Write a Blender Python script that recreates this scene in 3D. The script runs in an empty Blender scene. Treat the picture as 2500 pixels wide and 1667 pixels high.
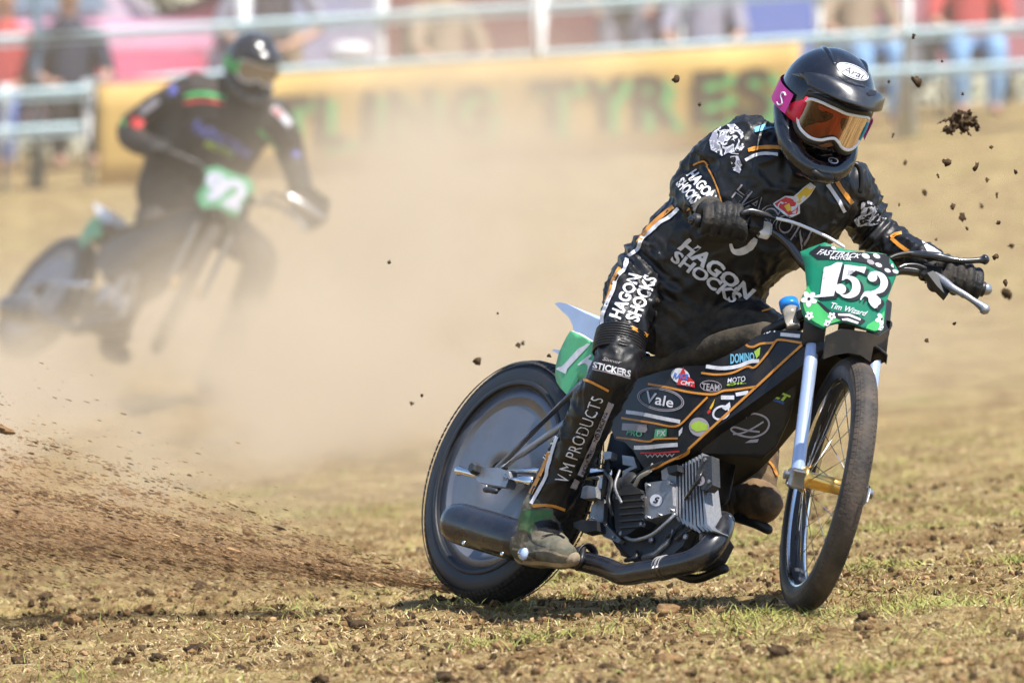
# Grass-track race: motorcycle and rider sliding towards the camera, second rider in the dust, spectators behind a fence.
import bpy, bmesh, math, random
import numpy as np
from mathutils import Vector, Matrix, noise
from mathutils.bvhtree import BVHTree

random.seed(7)
rng = np.random.default_rng(7)
scene = bpy.context.scene
COL = scene.collection
rad = math.radians

# ------------------------------------------------------------------ camera
CAM_Z = 1.2
PITCH = math.atan((833.5 - 362) / 18700.0)
cam = bpy.data.cameras.new('camera')
cam.sensor_width = 36.0
cam.lens = 18700 / 2500 * 36.0
cam.clip_start = 0.5
cam.clip_end = 2000
cam.dof.use_dof = True
cam.dof.focus_distance = 19.85
cam.dof.aperture_fstop = 4.4
cam_ob = bpy.data.objects.new('camera', cam)
cam_ob.location = (0, 0, CAM_Z)
cam_ob.rotation_euler = (math.pi / 2 - PITCH, 0, 0)
COL.objects.link(cam_ob)
scene.camera = cam_ob

# ------------------------------------------------------------------ light
SUN = Vector((0.38, -0.32, 1.0)).normalized()
elev = math.asin(SUN.z)
azim = math.atan2(SUN.x, SUN.y)
world = bpy.data.worlds.new('World')
scene.world = world
world.use_nodes = True
wn = world.node_tree.nodes
wn.clear()
sky = wn.new('ShaderNodeTexSky')
sky.sky_type = 'NISHITA'
sky.sun_disc = False
sky.sun_elevation = elev
sky.sun_rotation = azim
sky.air_density = 1.0
sky.dust_density = 0.6
bg = wn.new('ShaderNodeBackground')
bg.inputs['Strength'].default_value = 0.125
wo = wn.new('ShaderNodeOutputWorld')
world.node_tree.links.new(sky.outputs[0], bg.inputs[0])
world.node_tree.links.new(bg.outputs[0], wo.inputs[0])
sun = bpy.data.lights.new('sun', 'SUN')
sun.energy = 4.6
sun.angle = rad(0.5)
sun.color = (1.0, 0.95, 0.87)
sun_ob = bpy.data.objects.new('sun', sun)
sun_ob.rotation_euler = SUN.to_track_quat('Z', 'Y').to_euler()
sun_ob.location = (5, 0, 20)
COL.objects.link(sun_ob)

scene.view_settings.view_transform = 'Standard'
scene.view_settings.look = 'None'
scene.view_settings.gamma = 1.0
scene.view_settings.exposure = 0.78
cy = scene.cycles
cy.use_denoising = True
cy.max_bounces = 6
cy.diffuse_bounces = 3
cy.glossy_bounces = 3
cy.transmission_bounces = 4
cy.transparent_max_bounces = 12
cy.volume_bounces = 1
cy.volume_step_rate = 3.0
cy.volume_max_steps = 48
cy.use_adaptive_sampling = True
cy.adaptive_threshold = 0.03
cy.sample_clamp_indirect = 6.0

# ------------------------------------------------------------------ projection helpers (photograph pixel + real distance -> point)
F_PX = 18700.0
_c, _s = math.cos(PITCH), math.sin(PITCH)
EYE = np.array([0.0, 0.0, CAM_Z])

def pix(px, py, d):
    x = (px - 1250.0) / F_PX * d
    u = (833.5 - py) / F_PX * d
    return np.array([x, d * _c + u * _s, -d * _s + u * _c + CAM_Z])

def frame(h, ln, p=0.0):
    h, ln, p = rad(h), rad(ln), rad(p)
    f = np.array([math.cos(h), -math.sin(h), 0]); l = np.array([math.sin(h), math.cos(h), 0]); up = np.array([0, 0, 1.0])
    u2 = math.cos(ln) * up + math.sin(ln) * l; l2 = math.cos(ln) * l - math.sin(ln) * up
    f2 = math.cos(p) * f + math.sin(p) * u2; u3 = math.cos(p) * u2 - math.sin(p) * f
    return np.stack([f2, l2, u3], 1)

RB = frame(54, 18, 1.8); CB = pix(1250, 1178, 20.5)      # bike frame: forward, left, up; origin rear axle
RF = frame(80, 13, 0.0); CF = pix(2022, 1182, 19.4)      # steered front wheel frame; origin front axle

def loc(R, C, p):
    return C + R @ np.asarray(p, float)

def onplane(px, py, P0, n):
    d = pix(px, py, 1.0) - EYE
    t = np.dot(P0 - EYE, n) / np.dot(d, n)
    return EYE + t * d

def bp(px, py, yl, R=RB, C=CB):
    """world point seen at pixel (px,py) on the plane y=yl of a frame"""
    return onplane(px, py, C + R[:, 1] * yl, R[:, 1])

# ------------------------------------------------------------------ object helpers
def tag(o, label=None, cat=None, group=None, kind=None):
    if label: o['label'] = label
    if cat: o['category'] = cat
    if group: o['group'] = group
    if kind: o['kind'] = kind
    return o

def mat4(R, C):
    M = Matrix.Identity(4)
    for i in range(3):
        for j in range(3): M[i][j] = float(R[i, j])
        M[i][3] = float(C[i])
    return M

ROOTM = {}
def root(name, label, cat, R=None, C=(0, 0, 0), group=None):
    o = bpy.data.objects.new(name, None)
    o.empty_display_size = 0.1
    COL.objects.link(o)
    M = mat4(np.eye(3) if R is None else R, np.asarray(C, float))
    o.matrix_world = M
    ROOTM[o.name] = M
    tag(o, label, cat, group)
    return o

def top_of(o):
    while o.parent is not None: o = o.parent
    return o

def link_mesh(name, me, parent=None):
    o = bpy.data.objects.new(name, me)
    COL.objects.link(o)
    if parent is not None: o.parent = parent
    return o

def mesh(name, V, F, mat, parent=None, smooth=True):
    V = np.asarray(V, float)
    if parent is not None:
        M = ROOTM.get(top_of(parent).name)
        if M is not None:
            Mi = np.array(M.inverted())
            V = V @ Mi[:3, :3].T + Mi[:3, 3]
    me = bpy.data.meshes.new(name)
    me.from_pydata(V.tolist(), [], [list(map(int, f)) for f in F])
    if smooth: me.shade_smooth()
    mats = mat if isinstance(mat, (list, tuple)) else [mat]
    for m in mats: me.materials.append(m)
    return link_mesh(name, me, parent)

def smooth_by_angle(o, deg=35):
    me = o.data
    bm = bmesh.new(); bm.from_mesh(me)
    for e in bm.edges:
        if len(e.link_faces) == 2 and e.calc_face_angle(0) > rad(deg): e.smooth = False
    bm.to_mesh(me); bm.free()
    return o

# ------------------------------------------------------------------ shapes: each returns (V, F)
def join(parts):
    V, F, k = [], [], 0
    for v, f in parts:
        v = np.asarray(v, float); V.append(v); F += [[i + k for i in q] for q in f]; k += len(v)
    return np.concatenate(V), F

def nrm(v):
    v = np.asarray(v, float); return v / max(1e-9, np.linalg.norm(v))

def perp(t, ref=(0, 0, 1)):
    a = np.cross(t, ref)
    if np.linalg.norm(a) < 1e-4: a = np.cross(t, (1, 0, 0))
    a = nrm(a); return a, nrm(np.cross(a, t))

def spline(P, n=6):
    """Catmull-Rom through rows of P (any number of columns)"""
    P = np.asarray(P, float)
    Q = np.concatenate([[2 * P[0] - P[1]], P, [2 * P[-1] - P[-2]]])
    out = []
    for i in range(len(P) - 1):
        p0, p1, p2, p3 = Q[i:i + 4]
        for k in range(n):
            t = k / n
            out.append(0.5 * (2 * p1 + (p2 - p0) * t + (2 * p0 - 5 * p1 + 4 * p2 - p3) * t * t + (3 * p1 - p0 - 3 * p2 + p3) * t ** 3))
    out.append(P[-1])
    return np.array(out)

def rings(R):
    """skin a list of equal rings, capped"""
    n = len(R[0]); V = np.concatenate(R); F = []
    for i in range(len(R) - 1):
        for k in range(n):
            a, b = i * n + k, i * n + (k + 1) % n
            F.append([a, b, b + n, a + n])
    F.append(list(range(n))[::-1]); F.append(list(range(len(V) - n, len(V))))
    return V, F

def tube(P, r, n=12, ref=(0, 0, 1)):
    P = np.asarray(P, float); r = np.broadcast_to(np.asarray(r, float), (len(P),))
    R = []; a = None
    for i in range(len(P)):
        t = nrm(P[min(i + 1, len(P) - 1)] - P[max(i - 1, 0)])
        if a is None: a, b = perp(t, ref)
        else:
            a = nrm(a - t * np.dot(a, t)); b = np.cross(t, a)
        q = np.linspace(0, 2 * math.pi, n, endpoint=False)
        R.append(P[i] + r[i] * (np.cos(q)[:, None] * a + np.sin(q)[:, None] * b))
    return rings(R)

def capsule(P, r, n=12, m=6, ref=(0, 0, 1)):
    """spline tube with rounded ends; P rows x,y,z ; r per row"""
    P = np.asarray(P, float); r = np.broadcast_to(np.asarray(r, float), (len(P),))
    S = spline(np.column_stack([P, r]), m)
    p, q = S[:, :3], S[:, 3]
    t0, t1 = nrm(p[0] - p[1]), nrm(p[-1] - p[-2])
    hp, hr = [], []
    for k in range(1, 4):
        an = k / 3.3 * math.pi / 2
        hp.append((p[0] + t0 * q[0] * math.sin(an), q[0] * math.cos(an)))
        hr.append((p[-1] + t1 * q[-1] * math.sin(an), q[-1] * math.cos(an)))
    pp = np.array([x for x, _ in hp[::-1]] + list(p) + [x for x, _ in hr])
    rr = np.array([x for _, x in hp[::-1]] + list(q) + [x for _, x in hr])
    return tube(pp, rr, n, ref)

def cbox(c, R, s, b=0.004):
    """box with chamfered edges: centre, axes (columns), half sizes"""
    c = np.asarray(c, float); s = np.asarray(s, float); b = min(b, s.min() * 0.8)
    V = []; idx = {}
    for sx in (-1, 1):
        for sy in (-1, 1):
            for sz in (-1, 1):
                sg = np.array([sx, sy, sz])
                for ax in range(3):
                    p = sg * (s - b); p[ax] = sg[ax] * s[ax]
                    idx[(sx, sy, sz, ax)] = len(V); V.append(c + R @ p)
    F = []
    for ax in range(3):
        o1, o2 = (ax + 1) % 3, (ax + 2) % 3
        for sg in (-1, 1):
            q = []
            for a, d in ((-1, -1), (1, -1), (1, 1), (-1, 1)):
                t = [0, 0, 0]; t[ax] = sg; t[o1] = a; t[o2] = d
                q.append(idx[(*t, ax)])
            F.append(q if sg > 0 else q[::-1])
        for a in (-1, 1):
            for d in (-1, 1):
                q = []
                for sg, ay in ((-1, o1), (1, o1), (1, o2), (-1, o2)):
                    t = [0, 0, 0]; t[ax] = sg; t[o1] = a; t[o2] = d
                    q.append(idx[(*t, ay)])
                F.append(q)
    for sx in (-1, 1):
        for sy in (-1, 1):
            for sz in (-1, 1):
                F.append([idx[(sx, sy, sz, k)] for k in range(3)])
    return np.array(V), F

def lathe(prof, R, C, n=48, axis=1, closed=False, a0=0.0, a1=2 * math.pi):
    """revolve profile rows (radius, along) about column `axis` of R through C"""
    prof = np.asarray(prof, float); full = abs(a1 - a0 - 2 * math.pi) < 1e-6
    o1, o2 = R[:, (axis + 1) % 3], R[:, (axis + 2) % 3]
    A = np.linspace(a0, a1, n, endpoint=not full)
    V = []
    for t in A:
        d = math.cos(t) * o1 + math.sin(t) * o2
        for r, h in prof: V.append(C + d * r + R[:, axis] * h)
    m = len(prof); F = []
    for i in range(n if full else n - 1):
        j = (i + 1) % n
        for k in range(m if closed else m - 1):
            l = (k + 1) % m
            F.append([i * m + k, i * m + l, j * m + l, j * m + k])
    return np.array(V), F

def prism(P, vec):
    """closed outline P (world points) extruded by vec"""
    P = np.asarray(P, float); n = len(P); V = np.concatenate([P, P + np.asarray(vec, float)])
    F = [list(range(n))[::-1], list(range(n, 2 * n))]
    for k in range(n):
        j = (k + 1) % n; F.append([k, j, j + n, k + n])
    return V, F

def ellipsoid(C, R, s, nu=24, nv=16):
    R = np.asarray(R, float); rows = []
    for i in range(1, nv):
        t = math.pi * i / nv
        q = np.linspace(0, 2 * math.pi, nu, endpoint=False)
        p = np.column_stack([math.sin(t) * np.cos(q) * s[0], math.sin(t) * np.sin(q) * s[1], np.full(nu, math.cos(t) * s[2])])
        rows.append(C + p @ R.T)
    return rings(rows)

def evaluate(o):
    dg = bpy.context.evaluated_depsgraph_get()
    e = o.evaluated_get(dg); me = e.to_mesh()
    V = np.empty(len(me.vertices) * 3); me.vertices.foreach_get('co', V)
    F = [list(p.vertices) for p in me.polygons]
    e.to_mesh_clear()
    return V.reshape(-1, 3), F

def fuse(parts, voxel, it=6, fac=0.5):
    """union of closed shapes into one continuous surface"""
    V, F = join(parts)
    me = bpy.data.meshes.new('tmp'); me.from_pydata(V.tolist(), [], F)
    bm = bmesh.new(); bm.from_mesh(me); bmesh.ops.recalc_face_normals(bm, faces=bm.faces); bm.to_mesh(me); bm.free()
    o = bpy.data.objects.new('tmp', me); COL.objects.link(o)
    m = o.modifiers.new('r', 'REMESH'); m.mode = 'VOXEL'; m.voxel_size = voxel; m.use_smooth_shade = True
    if it:
        s = o.modifiers.new('s', 'SMOOTH'); s.iterations = it; s.factor = fac
    bpy.context.view_layer.update()
    r = evaluate(o)
    bpy.data.objects.remove(o); bpy.data.meshes.remove(me)
    return r

def vnormals(V, F):
    N = np.zeros_like(V)
    tri = []
    for f in F:
        for k in range(1, len(f) - 1): tri.append((f[0], f[k], f[k + 1]))
    T = np.array(tri)
    n = np.cross(V[T[:, 1]] - V[T[:, 0]], V[T[:, 2]] - V[T[:, 0]])
    for k in range(3): np.add.at(N, T[:, k], n)
    return N / np.maximum(1e-12, np.linalg.norm(N, axis=1))[:, None]

def bvh(*vf):
    V, F = join(vf)
    return BVHTree.FromPolygons([Vector(v) for v in V], F)

# ------------------------------------------------------------------ materials
def mat(name, col, rough=0.5, metal=0.0, var=0.0, scale=20.0, col2=None, dirt=0.0, dirt_col=(0.30, 0.21, 0.12), bump=0.0, bscale=60.0,
        coat=0.0, spec=0.5, trans=0.0, ior=1.45, sheen=0.0, emit=None):
    m = bpy.data.materials.new(name); m.use_nodes = True
    nt = m.node_tree; n = nt.nodes; b = n['Principled BSDF']
    b.inputs['Roughness'].default_value = rough; b.inputs['Metallic'].default_value = metal
    b.inputs['Specular IOR Level'].default_value = spec; b.inputs['IOR'].default_value = ior
    b.inputs['Coat Weight'].default_value = coat; b.inputs['Coat Roughness'].default_value = 0.06
    b.inputs['Transmission Weight'].default_value = trans
    if sheen: b.inputs['Sheen Weight'].default_value = sheen
    tc = n.new('ShaderNodeTexCoord')
    L = nt.links.new
    src = None
    c2 = col2 if col2 else tuple(min(1, c * (1 + var)) for c in col)
    c1 = col if col2 else tuple(c * (1 - var) for c in col)
    nz = n.new('ShaderNodeTexNoise'); nz.inputs['Scale'].default_value = scale; nz.inputs['Detail'].default_value = 5
    L(tc.outputs['Object'], nz.inputs['Vector'])
    mr = n.new('ShaderNodeMapRange'); mr.inputs[1].default_value = 0.35; mr.inputs[2].default_value = 0.65
    L(nz.outputs['Fac'], mr.inputs[0])
    mx = n.new('ShaderNodeMix'); mx.data_type = 'RGBA'
    mx.inputs['A'].default_value = (*c1, 1); mx.inputs['B'].default_value = (*c2, 1)
    L(mr.outputs[0], mx.inputs['Factor']); src = mx.outputs['Result']
    if dirt > 0:
        dn = n.new('ShaderNodeTexNoise'); dn.inputs['Scale'].default_value = 9.0; dn.inputs['Detail'].default_value = 8; dn.inputs['Roughness'].default_value = 0.7
        L(tc.outputs['Object'], dn.inputs['Vector'])
        dr = n.new('ShaderNodeMapRange'); dr.inputs[1].default_value = 0.47; dr.inputs[2].default_value = 0.74; dr.inputs[4].default_value = dirt
        L(dn.outputs['Fac'], dr.inputs[0])
        d2 = n.new('ShaderNodeMix'); d2.data_type = 'RGBA'; d2.inputs['B'].default_value = (*dirt_col, 1)
        L(dr.outputs[0], d2.inputs['Factor']); L(src, d2.inputs['A']); src = d2.outputs['Result']
        rm = n.new('ShaderNodeMapRange'); rm.inputs[2].default_value = max(dirt, .01); rm.inputs[3].default_value = rough; rm.inputs[4].default_value = min(1.0, rough + 0.3)
        L(dr.outputs[0], rm.inputs[0]); L(rm.outputs[0], b.inputs['Roughness'])
    L(src, b.inputs['Base Color'])
    if bump > 0:
        bn = n.new('ShaderNodeTexNoise'); bn.inputs['Scale'].default_value = bscale; bn.inputs['Detail'].default_value = 6
        L(tc.outputs['Object'], bn.inputs['Vector'])
        bu = n.new('ShaderNodeBump'); bu.inputs['Strength'].default_value = bump; bu.inputs['Distance'].default_value = 0.01
        L(bn.outputs['Fac'], bu.inputs['Height']); L(bu.outputs[0], b.inputs['Normal'])
    return m

M = {}
M['tyre'] = mat('tyre_rubber', (0.020, 0.020, 0.022), 0.6, dirt=0.3, dirt_col=(0.09, 0.07, 0.05), bump=0.3, bscale=90)
M['tyre_dusty'] = mat('tyre_rubber_dusty', (0.034, 0.029, 0.026), 0.72, col2=(0.075, 0.058, 0.046), scale=18, dirt=0.35, dirt_col=(0.15, 0.11, 0.08), bump=0.3, bscale=90)
M['tyre_side'] = mat('tyre_sidewall', (0.018, 0.020, 0.026), 0.42, dirt=0.22, dirt_col=(0.12, 0.10, 0.08))
M['black_gloss'] = mat('black_paint', (0.010, 0.011, 0.014), 0.16, coat=0.6, dirt=0.15, dirt_col=(0.14, 0.11, 0.08))
M['black_panel'] = mat('black_panel', (0.009, 0.009, 0.011), 0.40, dirt=0.45, dirt_col=(0.075, 0.058, 0.040))
M['black_satin'] = mat('black_satin', (0.016, 0.017, 0.020), 0.42, dirt=0.25, dirt_col=(0.13, 0.10, 0.07))
M['exhaust'] = mat('exhaust_black', (0.010, 0.011, 0.016), 0.26, metal=0.0, coat=0.4, dirt=0.12, dirt_col=(0.12, 0.09, 0.07), spec=0.7)
M['disc'] = mat('wheel_disc', (0.16, 0.17, 0.20), 0.34, metal=.5, coat=.15, col2=(0.21, 0.215, 0.24), scale=5, dirt=0.4, dirt_col=(0.15, 0.13, 0.11), spec=0.6)
M['chrome'] = mat('chrome', (0.75, 0.76, 0.78), 0.09, metal=1.0, dirt=0.15)
M['alloy'] = mat('cast_alloy', (0.34, 0.35, 0.38), 0.42, metal=0.75, dirt=0.6, dirt_col=(0.16, 0.12, 0.08), bump=0.15, bscale=160)
M['alloy_dark'] = mat('dark_alloy', (0.060, 0.064, 0.072), 0.5, metal=0.5, dirt=0.5, dirt_col=(0.13, 0.10, 0.065), bump=0.2, bscale=120)
M['fork_tube'] = mat('fork_tube', (0.42, 0.52, 0.74), 0.28, metal=0.35, dirt=0.12)
M['gold'] = mat('gold_anodised', (0.75, 0.46, 0.13), 0.28, metal=0.9, dirt=0.15)
M['orange'] = mat('orange_piping', (0.62, 0.25, 0.035), 0.5, var=0.12, dirt=0.15)
M['white_print'] = mat('white_print', (0.70, 0.70, 0.75), 0.5, var=0.10, scale=60, dirt=0.38, dirt_col=(0.26, 0.22, 0.19))
M['grey_print'] = mat('grey_print', (0.36, 0.33, 0.36), 0.55, var=0.1, dirt=0.2)
M['plate_green'] = mat('plate_green', (0.006, 0.19, 0.105), 0.35, var=0.08, dirt=0.10)
M['plate_bright'] = mat('plate_bright_green', (0.06, 0.42, 0.12), 0.35, var=0.1, dirt=0.08)
M['panel_green'] = mat('panel_green', (0.09, 0.44, 0.19), 0.4, var=0.06, dirt=0.10)
M['black_print'] = mat('black_print', (0.012, 0.012, 0.016), 0.45)
M['pale_plastic'] = mat('pale_plastic', (0.36, 0.46, 0.66), 0.4, var=0.05, dirt=0.15)
M['white_plastic'] = mat('white_plastic', (0.78, 0.78, 0.80), 0.35, dirt=0.1)
M['red'] = mat('red_print', (0.55, 0.03, 0.03), 0.45, var=0.1)
M['yellow'] = mat('yellow_print', (0.75, 0.48, 0.03), 0.45, var=0.1)
M['lime'] = mat('lime_print', (0.38, 0.55, 0.06), 0.45, var=0.15)
M['bluep'] = mat('blue_print', (0.05, 0.18, 0.60), 0.4, var=0.1)
M['cyanp'] = mat('cyan_print', (0.18, 0.50, 0.68), 0.4, var=0.1)
M['blue_cap'] = mat('blue_cap', (0.02, 0.20, 0.62), 0.3)
M['clear'] = mat('clear_tube', (0.55, 0.50, 0.42), 0.25, trans=0.5)
M['seat'] = mat('seat_suede', (0.035, 0.028, 0.020), 0.85, col2=(0.075, 0.058, 0.036), scale=26, bump=0.5, bscale=50)
M['dusty'] = mat('dusty_brown', (0.030, 0.023, 0.017), 0.7, col2=(0.14, 0.095, 0.052), scale=13, bump=0.3)
M['skin'] = mat('skin', (0.52, 0.29, 0.20), 0.55, var=.08)

def blotch_mat(name, c1, c2, c3, scale):
    """hard-edged mottled print"""
    m = bpy.data.materials.new(name); m.use_nodes = True; nt = m.node_tree; n = nt.nodes; b = n['Principled BSDF']; b.inputs['Roughness'].default_value = .5
    tc = n.new('ShaderNodeTexCoord'); nz = n.new('ShaderNodeTexNoise'); nz.inputs['Scale'].default_value = scale; nz.inputs['Detail'].default_value = 3; nz.inputs['Distortion'].default_value = 1.2
    cr = n.new('ShaderNodeValToRGB'); cr.color_ramp.interpolation = 'CONSTANT'
    e = cr.color_ramp.elements; e[0].color = (*c1, 1); e[1].position = .46; e[1].color = (*c2, 1); q = e.new(.56); q.color = (*c3, 1)
    nt.links.new(tc.outputs['Object'], nz.inputs['Vector']); nt.links.new(nz.outputs['Fac'], cr.inputs[0]); nt.links.new(cr.outputs[0], b.inputs['Base Color']); return m
M['mottle'] = blotch_mat('mottled_sleeve_print', (0.012, 0.012, 0.015), (0.66, 0.66, 0.72), (0.30, 0.30, 0.36), 34)
def lens_mat(name, tint, gloss):
    m = bpy.data.materials.new(name); m.use_nodes = True; nt = m.node_tree; n = nt.nodes; n.clear()
    out = n.new('ShaderNodeOutputMaterial'); t = n.new('ShaderNodeBsdfTransparent'); t.inputs[0].default_value = (*tint, 1)
    g = n.new('ShaderNodeBsdfGlossy'); g.inputs['Roughness'].default_value = .04; g.inputs['Color'].default_value = (*gloss, 1)
    f = n.new('ShaderNodeFresnel'); f.inputs[0].default_value = 1.7; x = n.new('ShaderNodeMixShader')
    nt.links.new(f.outputs[0], x.inputs[0]); nt.links.new(t.outputs[0], x.inputs[1]); nt.links.new(g.outputs[0], x.inputs[2]); nt.links.new(x.outputs[0], out.inputs[0]); return m
# ------------------------------------------------------------------ ground
def _hash(ix, iy, seed):
    h = (ix.astype(np.int64) * 374761393 + iy.astype(np.int64) * 668265263 + seed * 1442695041) & 0xffffffff
    h = ((h ^ (h >> 13)) * 1274126177) & 0xffffffff
    return ((h ^ (h >> 16)) & 0xffffff) / float(0xffffff)

def vnoise(x, y, sc, seed=0):
    x = np.asarray(x, float) / sc; y = np.asarray(y, float) / sc
    ix, iy = np.floor(x), np.floor(y); fx, fy = x - ix, y - iy
    fx = fx * fx * (3 - 2 * fx); fy = fy * fy * (3 - 2 * fy)
    a = _hash(ix, iy, seed); b = _hash(ix + 1, iy, seed); c = _hash(ix, iy + 1, seed); d = _hash(ix + 1, iy + 1, seed)
    return (a * (1 - fx) + b * fx) * (1 - fy) + (c * (1 - fx) + d * fx) * fy

def gbase(x, y):
    x = np.asarray(x, float); y = np.asarray(y, float)
    yy = np.clip(y - 27, 0, 25)
    far = np.maximum(0, y - 52)
    return -0.024 + 0.62 * np.tanh(x / 10) + 0.00180 * yy ** 2 + 0.25 * (1 - np.exp(-far / 3.0))

def gz(x, y):
    n = 0.022 * (vnoise(x, y, .55, 1) - .5) + 0.014 * (vnoise(x, y, .17, 2) - .5) + 0.020 * (vnoise(x, y, .07, 3) - .5)
    for y0, m, w, a in RUTS:      # old wheel ruts with thrown-up lips
        d = (np.asarray(y, float) - y0 - m * np.asarray(x, float) - .10 * (vnoise(x, y, .9, 41) - .5)) / w
        k = vnoise(x, y, .6, 43)
        n = n + a * k * (-np.exp(-d * d) + .75 * np.exp(-(np.abs(d) - 1.7) ** 2 * 2.2))
    return gbase(x, y) + n

RUTS = ((20.43, -.62, .075, .030), (19.33, -.70, .06, .018), (18.3, .18, .10, .030), (17.75, -.12, .09, .024), (21.4, .10, .12, .030), (22.6, -.2, .14, .030), (23.9, .15, .15, .030), (18.95, .05, .08, .022))
def axis_pts(lo, hi, step, far_lo, far_hi, g=1.12):
    a = list(np.arange(lo, hi, step)); s = step; p = a[-1]
    while p < far_hi: s *= g; p += s; a.append(p)
    s = step; p = a[0]; b = []
    while p > far_lo: s *= g; p -= s; b.append(p)
    return np.array(b[::-1] + a)

def fast_mesh(name, V, F, mats, mi=None, parent=None, smooth=False):
    V = np.ascontiguousarray(V, float); F = np.ascontiguousarray(F, np.int32); k = F.shape[1]
    me = bpy.data.meshes.new(name)
    me.vertices.add(len(V)); me.vertices.foreach_set('co', V.ravel())
    me.loops.add(F.size); me.loops.foreach_set('vertex_index', F.ravel())
    me.polygons.add(len(F)); me.polygons.foreach_set('loop_start', np.arange(len(F), dtype=np.int32) * k)
    for m in mats: me.materials.append(m)
    if mi is not None: me.polygons.foreach_set('material_index', np.ascontiguousarray(mi, np.int32))
    me.polygons.foreach_set('use_smooth', np.full(len(F), smooth))
    me.update(); me.validate()
    return link_mesh(name, me, parent)

def ground_material():
    m = bpy.data.materials.new('dry_turf'); m.use_nodes = True
    nt = m.node_tree; n = nt.nodes; L = nt.links.new; b = n['Principled BSDF']
    b.inputs['Roughness'].default_value = 0.95; b.inputs['Specular IOR Level'].default_value = 0.15
    tc = n.new('ShaderNodeTexCoord')
    def nz(scale, detail=6, rough=0.6, off=0):
        t = n.new('ShaderNodeTexNoise'); t.inputs['Scale'].default_value = scale; t.inputs['Detail'].default_value = detail; t.inputs['Roughness'].default_value = rough
        mp = n.new('ShaderNodeMapping'); mp.inputs['Location'].default_value = (off, off * 2.3, 0)
        L(tc.outputs['Object'], mp.inputs[0]); L(mp.outputs[0], t.inputs[0]); return t.outputs['Fac']
    def rng_(s, a, c, lo=0.0, hi=1.0):
        r = n.new('ShaderNodeMapRange'); r.inputs[1].default_value = a; r.inputs[2].default_value = c; r.inputs[3].default_value = lo; r.inputs[4].default_value = hi
        L(s, r.inputs[0]); return r.outputs[0]
    def mix(f, a, c):
        x = n.new('ShaderNodeMix'); x.data_type = 'RGBA'; L(f, x.inputs['Factor'])
        for k, v in (('A', a), ('B', c)):
            if isinstance(v, tuple): x.inputs[k].default_value = (*v, 1)
            else: L(v, x.inputs[k])
        return x.outputs['Result']
    soil = mix(rng_(nz(45, 8, .7), .35, .65), (0.11, 0.064, 0.027), (0.32, 0.205, 0.088))
    straw = mix(rng_(nz(70, 6, .7, 3), .4, .6), (0.33, 0.235, 0.095), (0.54, 0.41, 0.195))
    c = mix(rng_(nz(5, 8, .75, 7), .42, .58), soil, straw)
    green = mix(rng_(nz(60, 5, .6, 9), .4, .6), (0.20, 0.215, 0.05), (0.36, 0.37, 0.10))
    g1 = rng_(nz(1.1, 6, .7, 13), .54, .72, 0, .45)
    c = mix(g1, c, green)
    L(c, b.inputs['Base Color'])
    bu = n.new('ShaderNodeBump'); bu.inputs['Strength'].default_value = 0.8; bu.inputs['Distance'].default_value = 0.03
    L(nz(55, 8, .75, 5), bu.inputs['Height']); L(bu.outputs[0], b.inputs['Normal'])
    return m

xs = axis_pts(-2.3, 2.3, 0.03, -420, 420); ys = axis_pts(16.2, 24.5, 0.03, -60, 700, 1.06)
X, Y = np.meshgrid(xs, ys, indexing='ij')
Vg = np.column_stack([X.ravel(), Y.ravel(), gz(X, Y).ravel()])
nx, ny = len(xs), len(ys)
I = np.arange(nx * ny).reshape(nx, ny)
Fg = np.column_stack([I[:-1, :-1].ravel(), I[1:, :-1].ravel(), I[1:, 1:].ravel(), I[:-1, 1:].ravel()])
ground = fast_mesh('ground', Vg, Fg, [ground_material()], smooth=True)
tag(ground, 'dry tan grass-track field with torn turf rising to the fence', 'ground', kind='structure')

def flat_mat(name, c1, c2, sc=3.0, rough=0.8, transl=0.0):
    m = mat(name, c1, rough, col2=c2, scale=sc, spec=0.25)
    return m
M['straw1'] = flat_mat('straw_pale', (0.50, 0.375, 0.19), (0.72, 0.585, 0.35))
M['straw2'] = flat_mat('straw_tan', (0.26, 0.16, 0.062), (0.41, 0.275, 0.12))
M['straw3'] = flat_mat('straw_brown', (0.13, 0.080, 0.036), (0.25, 0.16, 0.075))
M['grass1'] = flat_mat('grass_green', (0.165, 0.19, 0.045), (0.30, 0.32, 0.10))
M['grass2'] = flat_mat('grass_olive', (0.26, 0.255, 0.06), (0.41, 0.38, 0.12))
M['soil_dark'] = mat('dark_soil', (0.036, 0.023, 0.014), 0.95, col2=(0.10, 0.064, 0.034), scale=60, bump=0.5, spec=0.15)
M['soil_light'] = mat('light_soil', (0.29, 0.175, 0.085), 0.95, col2=(0.45, 0.295, 0.155), scale=60, spec=0.15)
M['soil_mid'] = mat('brown_soil', (0.13, 0.078, 0.038), 0.95, col2=(0.28, 0.17, 0.082), scale=60, bump=0.5, spec=0.15)

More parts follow.
